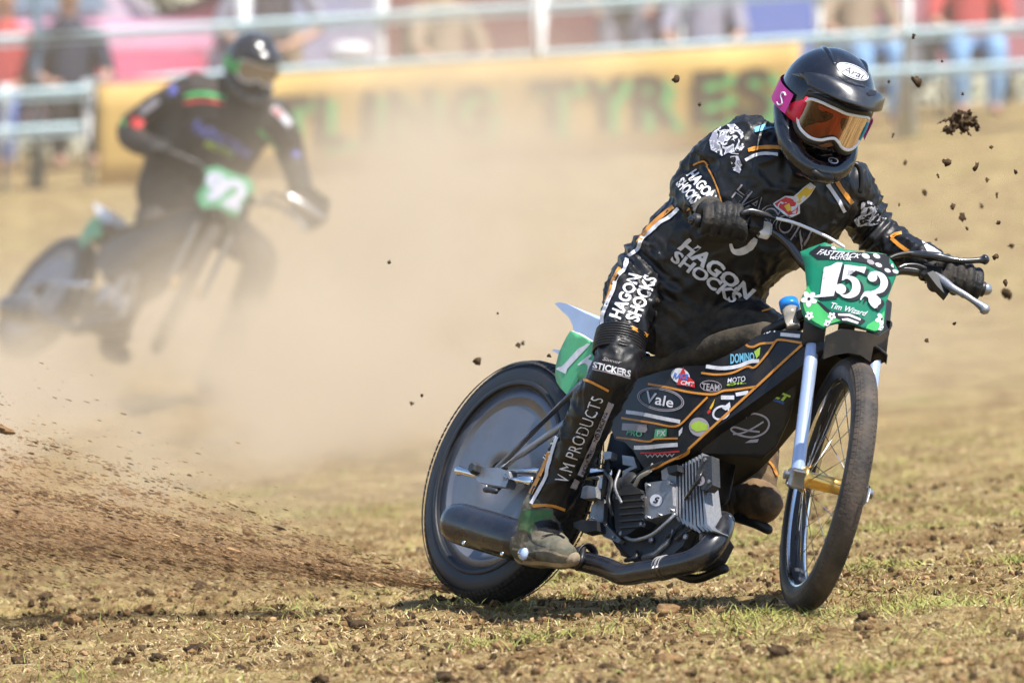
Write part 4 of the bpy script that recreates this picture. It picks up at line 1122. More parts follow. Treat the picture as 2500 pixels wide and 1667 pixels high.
spectator('person in grey top sitting between the brown and blue vans', 1720, 54.5, 95, 'sit', grey, grey)
spectator('person in light jeans sitting right of the helmet', 2090, 54.0, 70, 'sit', khaki, jean)
spectator('person in blue top and light jeans sitting near the right edge', 2365, 54.2, 85, 'sit', redc, jean)
spectator('person in black top standing before the grey-brown van', 1520, 55.4, 90, 'stand', blk, grey)

def vehicle(label, cat, name, px, dist, face, L, W, prof, glass, m, group=None):
    """side profile prof (x along length from rear -L/2, z); glass: list of profiles; built with wheels, windows, lamps"""
    x = fx(px, dist); C = np.array([x, dist, float(gbase(x, dist))]); R = frame(face, 0)
    r = root(name, label, cat, R, C, group)
    V = []; n = len(prof)
    for k, (y, ins) in enumerate(((-W / 2, .10), (-W / 2 - .04, 0), (W / 2 + .04, 0), (W / 2, .10))):
        for (a, z) in prof:
            t = max(0, (z - .8)) / .7
            V.append(loc(R, C, (a * (1 - ins * .06), y * (1 - .13 * t), z - ins * .25 * (z > .9))))
    F = [list(range(n))[::-1], list(range(3 * n, 4 * n))]
    for k in range(3):
        for i in range(n):
            j = (i + 1) % n; F.append([k * n + i, k * n + j, (k + 1) * n + j, (k + 1) * n + i])
    b = mesh('body', V, F, m, r, smooth=False); smooth_by_angle(b, 30); b.data.shade_smooth(); smooth_by_angle(b, 30)
    for g in glass:
        for s in (-1, 1):
            P = [loc(R, C, (a, s * (W / 2 + .045) * (1 - .13 * max(0, z - .8) / .7), z)) for a, z in g]
            mesh('window', *prism(P, R[:, 1] * s * .012), M['car_glass'], r, smooth=False)
    for a in (-L * .30, L * .32):
        for s in (-1, 1):
            c = loc(R, C, (a, s * (W / 2 - .06), .31))
            w = mesh('wheel', *lathe([(.12, -.09), (.20, -.11), (.31, -.10), (.31, .10), (.20, .11), (.12, .09)], R, c, 24, closed=True), M['tyre_side'], r)
            mesh('hubcap', *lathe([(.0, s * .10), (.10, s * .115), (.19, s * .105)], R, c, 20), M['alloy'], w)
    for s in (-1, 1):
        mesh('headlight', *ellipsoid(loc(R, C, (L / 2 - .06, s * (W / 2 - .22), .68)), R, (.07, .16, .08), 12, 8), M['white_plastic'], r)
        mesh('tail_light', *ellipsoid(loc(R, C, (-L / 2 + .04, s * (W / 2 - .12), .85)), R, (.05, .09, .12), 12, 8), M['red'], r)
    mesh('bumper', *cbox(loc(R, C, (L / 2 + .01, 0, .42)), R, (.08, W / 2, .11), .05), M['black_satin'], r)
    return r
M['car_glass'] = mat('car_glass', (0.30, 0.36, 0.42), 0.05, metal=0.4, coat=1.0)
hatch = lambda L: [(-L / 2, .30), (-L / 2, .95), (-L / 2 + .30, 1.38), (-L / 2 + .9, 1.48), (-L / 2 + 2.0, 1.44), (-L / 2 + 2.85, 1.0), (L / 2 - .25, .84), (L / 2, .60), (L / 2, .28), (L / 2 - .3, .22), (-L / 2 + .3, .22)]
hglass = lambda L: [[(-L / 2 + .38, 1.0), (-L / 2 + .55, 1.36), (-L / 2 + 1.25, 1.38), (-L / 2 + 1.25, 1.0)], [(-L / 2 + 1.33, 1.0), (-L / 2 + 1.33, 1.38), (-L / 2 + 1.95, 1.36), (-L / 2 + 2.6, 1.0)]]
van = lambda L: [(-L / 2, .32), (-L / 2, 1.9), (-L / 2 + .1, 1.98), (L / 2 - 1.5, 1.98), (L / 2 - 1.2, 1.9), (L / 2 - .65, 1.15), (L / 2 - .1, .98), (L / 2, .75), (L / 2, .3), (L / 2 - .3, .25), (-L / 2 + .3, .25)]
vglass = lambda L: [[(L / 2 - 1.75, 1.15), (L / 2 - 1.75, 1.75), (L / 2 - 1.30, 1.72), (L / 2 - .85, 1.15)]]
paint = lambda n, c: mat(n, c, 0.25, coat=0.8, var=.05, dirt=.1)
VG = 'vehicles parked behind the fence'
pk = vehicle('pale pink van with red sill parked behind the fence at the left', 'van', 'parked_van', -120, 57.6, 2, 4.3, 1.7, van(4.3), vglass(4.3), paint('pale_pink_reflection', (0.74, 0.55, 0.66)), VG)  # reflected sky is put into the body colour as pale pink
Mp = ROOTM[pk.name]; Cp = np.array(Mp.translation); Rp = frame(2, 0)
mesh('side_band', *cbox(loc(Rp, Cp, (0, -.905, .98)), Rp, (2.05, .012, .10), .004), paint('pink_band', (0.78, 0.36, 0.52)), pk)
mesh('sill_panel', *cbox(loc(Rp, Cp, (0.2, -.905, .66)), Rp, (1.8, .012, .20), .004), paint('rose_red_paint', (0.66, 0.13, 0.22)), pk)
vehicle('maroon van parked behind the fence at the middle', 'van', 'parked_van', 1080, 60.5, 184, 4.4, 1.9, van(4.4), vglass(4.4), paint('maroon_paint', (0.20, 0.028, 0.035)), VG)
vehicle('dark grey hatchback standing nose-on between the pink and maroon vans', 'car', 'parked_car', 735, 57.0, 86, 4.0, 1.0, hatch(4.0), [], paint('lilac_paint', (0.20, 0.18, 0.24)), VG)
vehicle('grey-brown van parked right of the maroon van', 'van', 'parked_van', 1650, 61.5, 0, 3.6, 1.9, van(3.6), vglass(3.6), paint('brown_grey_paint', (0.22, 0.16, 0.13)), VG)
vehicle('blue van standing end-on behind the helmet', 'van', 'parked_van', 1905, 58.0, -88, 4.6, 1.35, van(4.6), vglass(4.6), paint('blue_paint', (0.16, 0.24, 0.66)), VG)
vehicle('dusky red hatchback parked at the right edge', 'car', 'parked_car', 2560, 59.5, 176, 4.0, 1.7, hatch(4.0), hglass(4.0), paint('dusky_red_paint', (0.42, 0.14, 0.16)), VG)

# hedge closing the view
hedge = root('hedge', 'dark leafy hedge beyond the parked vehicles', 'hedge', np.eye(3), (0, 72, float(gbase(0, 72))))
n = 26000
hx = rng.uniform(-16, 16, n); hz = rng.random(n) ** .8 * 3.6; hy = 72 + rng.uniform(-.8, .8, n) * (1 - .3 * hz / 3.6) + .35 * np.sin(hx * 1.3)
hz *= .85 + .2 * np.sin(hx * 1.7) + .1 * np.sin(hx * 4.1)
Cc = np.column_stack([hx, hy, hz + gbase(hx, np.full(n, 72.0))])
d1 = rng.normal(size=(n, 3)); d1 /= np.linalg.norm(d1, axis=1)[:, None]; d2 = np.cross(d1, rng.normal(size=(n, 3))); d2 /= np.linalg.norm(d2, axis=1)[:, None]
s = rng.uniform(.05, .13, n)[:, None]
Vl = np.stack([Cc - d1 * s, Cc + d2 * s * .5, Cc + d1 * s, Cc - d2 * s * .5], 1).reshape(-1, 3) - np.array([0, 72, float(gbase(0, 72))])
M['leaf'] = mat('hedge_leaf', (0.030, 0.055, 0.018), 0.6, col2=(0.075, 0.11, 0.035), scale=2)
lf = fast_mesh('foliage', Vl, np.arange(4 * n).reshape(n, 4), [M['leaf']], parent=hedge); lf['kind'] = 'stuff'
for k in range(16):
    x = -15 + k * 2 + random.uniform(-.4, .4); z = float(gbase(x, 72))
    mesh('stem', *tube([(x, 72, z - .1), (x + .1, 72.05, z + 1.2), (x - .1, 72, z + 2.6)], [.07, .05, .02], 8), M['dusty'], hedge)
# ------------------------------------------------------------------ riders
VIEW = np.array([0, 1.0, 0])
def torso(secs, n=28, m=4, e=.85):
    """secs: (left px,py,d, right px,py,d, half depth, push)"""
    S = spline([np.concatenate([pix(*s[0:3]), pix(*s[3:6]), [s[6]]]) for s in secs], m)
    R = []
    for r in S:
        L, Q, hd = r[:3], r[3:6], r[6]; c = (L + Q) / 2; a = (Q - L) / 2
        q = np.linspace(0, 2 * math.pi, n, endpoint=False)
        cs = np.sign(np.cos(q)) * np.abs(np.cos(q)) ** e; sn = np.sign(np.sin(q)) * np.abs(np.sin(q)) ** e
        w = nrm(VIEW - nrm(a) * np.dot(VIEW, nrm(a)))
        R.append(c + cs[:, None] * a + sn[:, None] * w * hd)
    return rings(R)
def limb(P, n=20, m=5):
    return capsule([pix(*p[:3]) for p in P], [p[3] for p in P], n, m)
def project(W):
    x = W[:, 0]; y = W[:, 1]; z = W[:, 2] - CAM_Z
    d = y * _c - z * _s; u = y * _s + z * _c
    return np.column_stack([1250 + F_PX * x / d, 833.5 - F_PX * u / d])
def wrinkle(V, F, amp=.004, sc=.07, seed=0):
    N = vnormals(V, F); out = V.copy()
    for i, v in enumerate(V):
        p = Vector(v) / sc + Vector((seed, seed * 2.1, 0))
        w = Vector((noise.noise(p * .7), noise.noise(p * .7 + Vector((9, 3, 1))), noise.noise(p * .7 + Vector((2, 8, 5))))) * .9
        a = max(0, 1 - abs(noise.noise(p + w)) * 2.6) ** 2.2
        b = max(0, 1 - abs(noise.noise(p * 2.3 + w * 1.7)) * 2.6) ** 2.2
        out[i] += N[i] * amp * (a * .9 + b * .5 - .45)
    return out

M['suit'] = mat('race_suit', (0.0065, 0.0065, 0.008), 0.37, col2=(0.011, 0.011, 0.012), scale=14, dirt=0.16, dirt_col=(0.055, 0.043, 0.030), bump=0.08, bscale=300, spec=0.5)
M['glove'] = mat('black_glove', (0.008, 0.008, 0.009), 0.6, col2=(0.020, 0.019, 0.018), scale=40, bump=0.4, bscale=120, dirt=.15)
M['boot'] = mat('camo_boot', (0.045, 0.055, 0.035), 0.8, col2=(0.16, 0.14, 0.105), scale=16, dirt=0.6, dirt_col=(0.21, 0.155, 0.095), bump=0.3)
M['boot_green'] = mat('boot_green', (0.03, 0.12, 0.045), 0.7, var=.2, dirt=.4)
M['sole'] = mat('boot_sole', (0.20, 0.155, 0.105), 0.85, col2=(0.34, 0.27, 0.18), scale=25, bump=0.4)
M['brown_boot'] = mat('brown_boot', (0.060, 0.038, 0.022), 0.75, col2=(0.20, 0.125, 0.062), scale=14, bump=0.3, dirt=.3)
M['helmet'] = mat('helmet_gloss', (0.006, 0.007, 0.012), 0.20, coat=0.5, spec=0.6, dirt=0.06, dirt_col=(0.16, 0.15, 0.14))
M['helmet_matt'] = mat('helmet_matt', (0.012, 0.014, 0.022), 0.30, spec=0.5, dirt=0.2, dirt_col=(0.10, 0.08, 0.06))
M['pink'] = mat('magenta_strap', (0.62, 0.035, 0.30), 0.6, var=0.08)
M['gog_red'] = mat('goggle_red', (0.60, 0.015, 0.05), 0.35)
M['gog_blue'] = mat('goggle_blue', (0.06, 0.36, 0.55), 0.35)
M['lens'] = lens_mat('amber_lens', (0.78, 0.34, 0.18), (0.85, 0.70, 0.60))

secs = [(1520, 835, 20.03, 1740, 905, 20.08, .10), (1482, 770, 20.06, 1810, 860, 20.11, .145), (1478, 705, 20.08, 1835, 770, 20.13, .155), (1505, 640, 20.08, 1868, 735, 20.10, .155),
        (1562, 566, 20.06, 1880, 700, 20.06, .15), (1632, 492, 20.03, 1945, 655, 20.02, .145), (1700, 412, 19.99, 2020, 605, 20.0, .14), (1758, 342, 19.96, 2085, 525, 20.0, .13),
        (1808, 300, 19.96, 2100, 452, 20.01, .11), (1890, 300, 19.97, 2062, 398, 20.01, .085), (1945, 290, 19.97, 2050, 345, 20.0, .06)]
r_arm = [(1830, 360, 19.96, .085), (1775, 378, 19.97, .075), (1728, 412, 20.02, .066), (1694, 452, 20.05, .061), (1698, 480, 19.97, .055), (1718, 503, 19.89, .047)]
l_arm = [(2060, 455, 20.0, .078), (2090, 495, 20.04, .066), (2122, 550, 20.09, .060), (2158, 590, 20.06, .058), (2215, 618, 20.0, .050), (2275, 640, 19.95, .043)]
r_leg = [(1610, 690, 20.12, .10), (1570, 690, 20.03, .084), (1538, 755, 19.93, .070), (1517, 830, 19.84, .063), (1502, 900, 19.80, .064), (1466, 965, 19.82, .062), (1420, 1065, 19.88, .061), (1375, 1150, 19.93, .060), (1336, 1232, 19.96, .060)]
l_leg = [(1735, 785, 20.12, .11), (1800, 812, 20.03, .102), (1862, 838, 19.96, .088), (1888, 890, 19.93, .074), (1872, 965, 20.0, .066), (1850, 1060, 20.08, .060), (1842, 1150, 20.12, .058)]
bodyV, bodyF = fuse([torso(secs), limb(r_arm), limb(l_arm), limb(r_leg), limb(l_leg)], .0062, 5)
bodyV = wrinkle(bodyV, bodyF, .0085, .085, 3)
# creases across the waist and elbows, padded knee
pp = project(bodyV); N_ = vnormals(bodyV, bodyF)
ax = np.array([0.72, -0.69]); t = (pp - np.array([1560, 640])) @ ax
wv = np.exp(-((t) / 60) ** 2) * np.exp(-((pp[:, 0] - 1560) / 130) ** 2)
bodyV += N_ * (wv * .007 * np.sin(t / 5.2 + 1.2 * np.sin(pp[:, 0] / 40)))[:, None]
t2 = (pp - np.array([2130, 565])) @ np.array([.75, .66]); wv = np.exp(-(t2 / 40) ** 2) * (pp[:, 0] > 2050) * (pp[:, 1] < 640)
bodyV += N_ * (wv * .006 * np.sin(t2 / 3.6))[:, None]
rider = root('person', 'rider in black suit and pink goggle strap leaning over the 152 motorcycle', 'person', np.eye(3), pix(1640, 790, 20.1))
M['suede'] = mat('suede_panel', (0.016, 0.014, 0.011), 0.8, col2=(0.055, 0.042, 0.028), scale=22, bump=.5, bscale=60)
body = mesh('body', bodyV, bodyF, [M['suit'], M['suede']], rider)
fc = project(np.array([bodyV[f].mean(0) for f in bodyF]))      # worn suede inside the thighs
body.data.polygons.foreach_set('material_index', ((fc[:, 0] > 1600) & (fc[:, 0] < 1900) & (fc[:, 1] > 730 + .12 * (fc[:, 0] - 1600)) & (fc[:, 1] < 900)).astype(np.int32))
TB = bvh((bodyV, bodyF))

# stretch pleats above the knee
for k in range(9):
    t = k / 8
    c = pix(1517 - 9 * t, 816 + 50 * t, 19.845 - .03 * t); axis = nrm(pix(1513, 900, 19.80) - pix(1530, 806, 19.85) + np.array([.0, .0, 0]))
    a, b = perp(axis); q = np.linspace(0, 2 * math.pi, 33)
    rr = .0632 + .0015 * math.sin(t * 3.1)
    mesh('knee_pleat', *tube([c + (math.cos(s) * a + math.sin(s) * b) * rr for s in q], .0042, 6), M['suit'], body)

# piping, stripes and lettering on the suit
W_, O_ = M['white_print'], M['orange']
def S(z, P, w, m, nm='suit_stripe', off=.0025): lay_stroke(z(*P), w, TB, m, body, nm, off, 8)
S(ZB, ((1318, 82), (1180, 195), (1080, 300), (1000, 420), (905, 495)), 10, O_); S(ZB, ((1358, 95), (1290, 165), (1205, 215), (1130, 285), (1055, 350), (1025, 430), (940, 488)), 9, W_)
S(ZB, ((885, 520), (880, 570), (855, 625), (822, 690), (805, 770), (775, 850), (735, 930), (712, 1010), (716, 1080)), 8, O_); S(ZB, ((935, 500), (920, 590), (880, 625), (845, 680), (828, 760), (795, 830), (765, 900), (740, 970), (735, 1060)), 9, W_)
S(Z3, ((1062, 10), (1012, 90), (962, 200), (905, 360), (855, 500), (745, 725)), 9, O_); S(Z3, ((1098, -10), (1085, 40), (1042, 92), (985, 205), (930, 340), (882, 500), (868, 565), (778, 728)), 8, W_)
S(ZB, ((730, 1085), (800, 1048), (920, 1045), (1010, 1085), (1100, 1132)), 8, O_); S(ZB, ((545, 1510), (610, 1497), (700, 1535), (790, 1580)), 6, O_)
S(Z3, ((690, 748), (780, 742), (900, 740), (990, 768)), 7, O_)
S(Z1, ((725, 752), (790, 735), (860, 732), (932, 736)), 9, O_); S(Z1, ((705, 815), (760, 785), (830, 772), (912, 778)), 8, W_)
S(Z1, ((1285, 950), (1335, 1025), (1385, 1092)), 11, O_); S(Z1, ((1228, 968), (1290, 1060), (1340, 1145)), 9, W_)
S(Z1, ((335, 1132), (400, 1098), (480, 1088), (558, 1098)), 5, O_); S(Z1, ((460, 850), (512, 950), (555, 1090)), 4, O_); S(Z1, ((375, 845), (440, 820), (470, 850)), 4, O_)
S(ZA, ((1135, 415), (1180, 385), (1240, 370)), 8, O_); S(ZA, ((1140, 420), (1220, 490), (1320, 562)), 9, O_)
S(ZB, ((2035, 940), (2110, 915), (2190, 905)), 4, O_)
lay_text('HAGON', ZB((888, 1008), (1052, 655), (958, 622), (795, 968)), TB, W_, body, .035, off=.0028); lay_text('SHOCKS', ZB((1025, 1030), (1182, 672), (1078, 632), (918, 995)), TB, W_, body, .035, off=.0028)
lay_text('HAGON', ZB((1345, 425), (1905, 845), (1985, 760), (1445, 335)), TB, W_, body, .035, off=.0028); lay_text('SHOCKS', ZB((1285, 515), (1800, 880), (1880, 800), (1345, 435)), TB, W_, body, .035, off=.0028)
lay_text('V.M PRODUCTS', Z3((1005, 600), (1240, 62), (1165, 40), (928, 578)), TB, M['white_print'], body, -.005, spacing=1.1, off=.0028)
S(Z3, ((1285, 85), (1230, 215), (1165, 370), (1085, 550)), 14, M['grey_print']); S(Z3, ((1068, 575), (1040, 630)), 14, M['grey_print'])
lay_text('INDUSTRIES AND RACING', Z3((1110, 545), (1262, 150), (1240, 142), (1088, 537)), TB, M['black_print'], body, .01, off=.0034)
lay_text('HAGON', Z1((598, 1040), (1085, 1405), (1145, 1270), (660, 952)), TB, M['grey_print'], body, .035, .1, off=.0026); lay_text('HAGON', Z1((598, 1040), (1085, 1405), (1145, 1270), (660, 952)), TB, M['suit'], body, .0, .1, off=.0034)
def E(P, m, off=.0040, z=Z1, nm='emblem'): lay_poly(z(*P), TB, m, body, nm, off)
E(((880, 1090), (960, 1038), (1010, 1040), (1050, 1090), (1050, 1150), (990, 1178), (950, 1160), (900, 1115)), W_, .0040); E(((890, 1090), (960, 1048), (1005, 1060), (1042, 1105), (1030, 1150), (982, 1168), (950, 1140), (908, 1108)), M['red'], .0046); E(((952, 1110), (985, 1088), (1002, 1130), (972, 1142)), M['yellow'], .0052)
E(((1000, 1055), (1120, 955), (1150, 985), (1115, 1035), (1050, 1100), (1020, 1090)), W_, .0042); E(((1012, 1052), (1118, 968), (1138, 990), (1105, 1032), (1050, 1088), (1028, 1082)), M['yellow'], .0048)
E(((735, 1210), (790, 1195), (830, 1215), (800, 1245), (745, 1240)), M['red'], .0040)
S(Z1, ((612, 1345), (630, 1390), (680, 1395), (740, 1360), (770, 1310)), [6, 12, 16, 18, 12], W_, 'emblem', .003)
E(((758, 610), (830, 585), (905, 570), (912, 602), (840, 622), (765, 640)), M['cyanp'], .0028)
E(((500, 640), (560, 596), (640, 585), (690, 640), (705, 720), (660, 780), (600, 770), (560, 790), (490, 750), (478, 690)), M['mottle'], .0027, nm='sleeve_print')
E(((610, 790), (660, 790), (690, 850), (670, 900), (630, 880)), M['mottle'], .0027, nm='sleeve_print')
lay_text('HAGON', Z1((325, 915), (470, 1085), (520, 1045), (395, 868)), TB, W_, body, .04, off=.0028); lay_text('SHOCKS', Z1((262, 968), (365, 1098), (428, 1058), (312, 922)), TB, W_, body, .04, off=.0028)
E(((830, 60), (900, 40), (960, 70), (1010, 150), (1050, 240), (1000, 290), (900, 290), (800, 300), (760, 230), (830, 180)), M['mottle'], .0027, ZA, nm='sleeve_print')
E(((1440, 450), (1560, 520), (1650, 580), (1560, 575), (1500, 550)), W_, .0028, ZA)
lay_text('STICKERS', ZB((662, 1395), (960, 1470), (968, 1415), (672, 1345)), TB, W_, body, .03, off=.0028); lay_text('Sinner', ZB((740, 1335), (890, 1365), (890, 1335), (745, 1305)), TB, M['grey_print'], body, .01, .2, off=.0028)
S(ZB, ((660, 1405), (760, 1425), (860, 1450), (960, 1478)), 2.5, M['grey_print'])
lay_text('DIRT RACING', Z3((878, 455), (955, 235), (935, 225), (845, 425)), TB, W_, body, .02, off=.0028)

# --- gloves closed on the grips
def hand(side, p_in, p_out, wrist, fwd, up):
    """side: which way the index finger lies along the bar; p_in/p_out: first and last finger on the bar"""
    ax = nrm(p_out - p_in); parts = []
    def at(s, th, r): c = p_in + (p_out - p_in) * s; return c + (fwd * math.cos(rad(th)) + up * math.sin(rad(th))) * r
    for k in range(4):
        s = k / 3; ln = (1.0, 1.06, 1.0, .86)[k]
        pts = [at(s, 118, .050), at(s, 78, .048 * ln), at(s, 30, .041 * ln), at(s, -25, .033), at(s, -85, .029), at(s, -135, .028)]
        parts.append(capsule(pts, [.0135, .0140, .0125, .0120, .0112, .010], 10, 3))
        parts.append(capsule([at(s, 112, .050), at(s * .8 + .1, 140, .056), wrist + (at(s, 118, .05) - wrist) * .35], [.0145, .0150, .0145], 10, 3))
    parts.append(ellipsoid((at(.5, 130, .05) + wrist) / 2, np.eye(3), (.034, .034, .034), 16, 10))
    parts.append(capsule([at(-.15, 160, .048), at(-.30, -170, .036), at(-.28, -100, .030), at(-.2, -40, .032), at(-.12, -5, .034)], [.016, .015, .0135, .0125, .0105], 10, 3))
    parts.append(capsule([wrist, wrist + (at(.5, 125, .05) - wrist) * .5], [.037, .034], 14, 3))
    return fuse(parts, .0042, 5)
up_ = RS[:, 2]
VH, FH = hand(1, bar(1795, 551), bar(1718, 541), pix(1728, 515, 19.86), BN, up_)
gl = mesh('glove', VH, FH, M['glove'], rider)
mesh('cuff', *tube([pix(1715, 500, 19.895), pix(1728, 515, 19.855)], [.045, .043], 20), M['glove'], gl)
VH2, FH2 = hand(-1, bar(2308, 681), bar(2382, 701), pix(2300, 652, 19.93), BN, up_)
gl = mesh('glove', VH2, FH2, M['glove'], rider)
mesh('cuff', *tube([pix(2262, 636, 19.955), pix(2302, 654, 19.925)], [.044, .040], 20), M['glove'], gl)

# --- boots
bq = lambda z, d: pix(*z, d)
z3 = lambda a, b: Z3((a, b))[0]
VB, FB = fuse([capsule([bq(z3(850, 770), 19.955), bq(z3(820, 880), 19.955), bq(z3(790, 980), 19.95)], [.058, .054, .050], 18, 4),
               capsule([bq(z3(745, 1000), 19.965), bq(z3(800, 1020), 19.94), bq(z3(900, 1035), 19.87), bq(z3(985, 1060), 19.80)], [.046, .047, .044, .036], 18, 4),
               capsule([bq(z3(835, 900), 19.945), bq(z3(900, 980), 19.89), bq(z3(970, 1045), 19.82)], [.050, .043, .034], 16, 4)], .006, 4)
VB = wrinkle(VB, FB, .003, .05, 9)
bt = mesh('boot', VB, FB, M['boot'], rider)
mesh('sole', *rings([np.array([bq((x0 + math.cos(q) * 19 * w, y0 - 8 + math.sin(q) * 16), d) + VIEW * math.cos(q) * .018 for q in np.linspace(0, 2 * math.pi, 12, endpoint=False)]) for (x0, y0), d, w in ((z3(690, 1080), 19.99, .5), (z3(720, 1095), 19.98, 1.0), (z3(820, 1110), 19.93, 1.1), (z3(930, 1120), 19.87, 1.2), (z3(1020, 1115), 19.80, 1.1), (z3(1060, 1100), 19.77, .6))]), M['sole'], bt)
TBo = bvh((VB, FB))
lay_poly(Z3((690, 860), (720, 775), (800, 770), (905, 770), (910, 815), (860, 830), (800, 850), (780, 920), (730, 900), (700, 900)), TBo, M['boot_green'], bt, 'boot_patch', .002, 8)
lay_poly(Z3((800, 850), (900, 830), (980, 880), (960, 920), (880, 910), (820, 890)), TBo, M['suit'], bt, 'boot_patch', .002, 8)
lay_stroke(Z3((655, 1085), (740, 1100), (850, 1105), (960, 1118), (1060, 1110)), 9, TBo, M['sole'], bt, 'sole_edge', .003)
lay_stroke(Z3((660, 1015), (760, 1030), (880, 1030), (980, 1060), (1065, 1070)), 5, TBo, M['sole'], bt, 'welt', .003)
for q in (((830, 880), (900, 870), (970, 890)), ((850, 940), (930, 925), (990, 950)), ((760, 930), (800, 985), (870, 1010))):
    lay_stroke(Z3(*q), 3, TBo, M['suit'], bt, 'crease_shade', .0026)  # dark strokes paint the shade of creases onto the boot
VL, FL = fuse([capsule([pix(1845, 1110, 20.10), pix(1838, 1180, 20.08), pix(1828, 1212, 20.05)], [.062, .064, .062], 18, 4),
               capsule([pix(1800, 1215, 20.09), pix(1835, 1222, 20.0), pix(1862, 1226, 19.93), pix(1872, 1228, 19.90)], [.058, .060, .054, .044], 18, 4)], .007, 4)
VL = wrinkle(VL, FL, .004, .05, 5)
lb = mesh('boot', VL, FL, M['brown_boot'], rider); lb['label'] = 'dusty brown left boot lifted behind the engine'
mesh('boot_strap', *capsule([pix(1800, 1262, 19.96), pix(1845, 1275, 19.93), pix(1875, 1292, 19.92)], [.014, .016, .013], 10, 3), M['black_satin'], lb)
lay_stroke(ZD((1640, 265), (1720, 290), (1790, 350), (1830, 430), (1870, 490)), 6, bvh((VL, FL), (bodyV, bodyF)), M['orange'], lb, 'orange_piping', .003)
mesh('tether', *capsule([pix(*p, 19.9) for p in Z1((1395, 835), (1425, 850), (1442, 900), (1446, 970), (1440, 1010))], .0075, 10, 5), M['suit'], body)
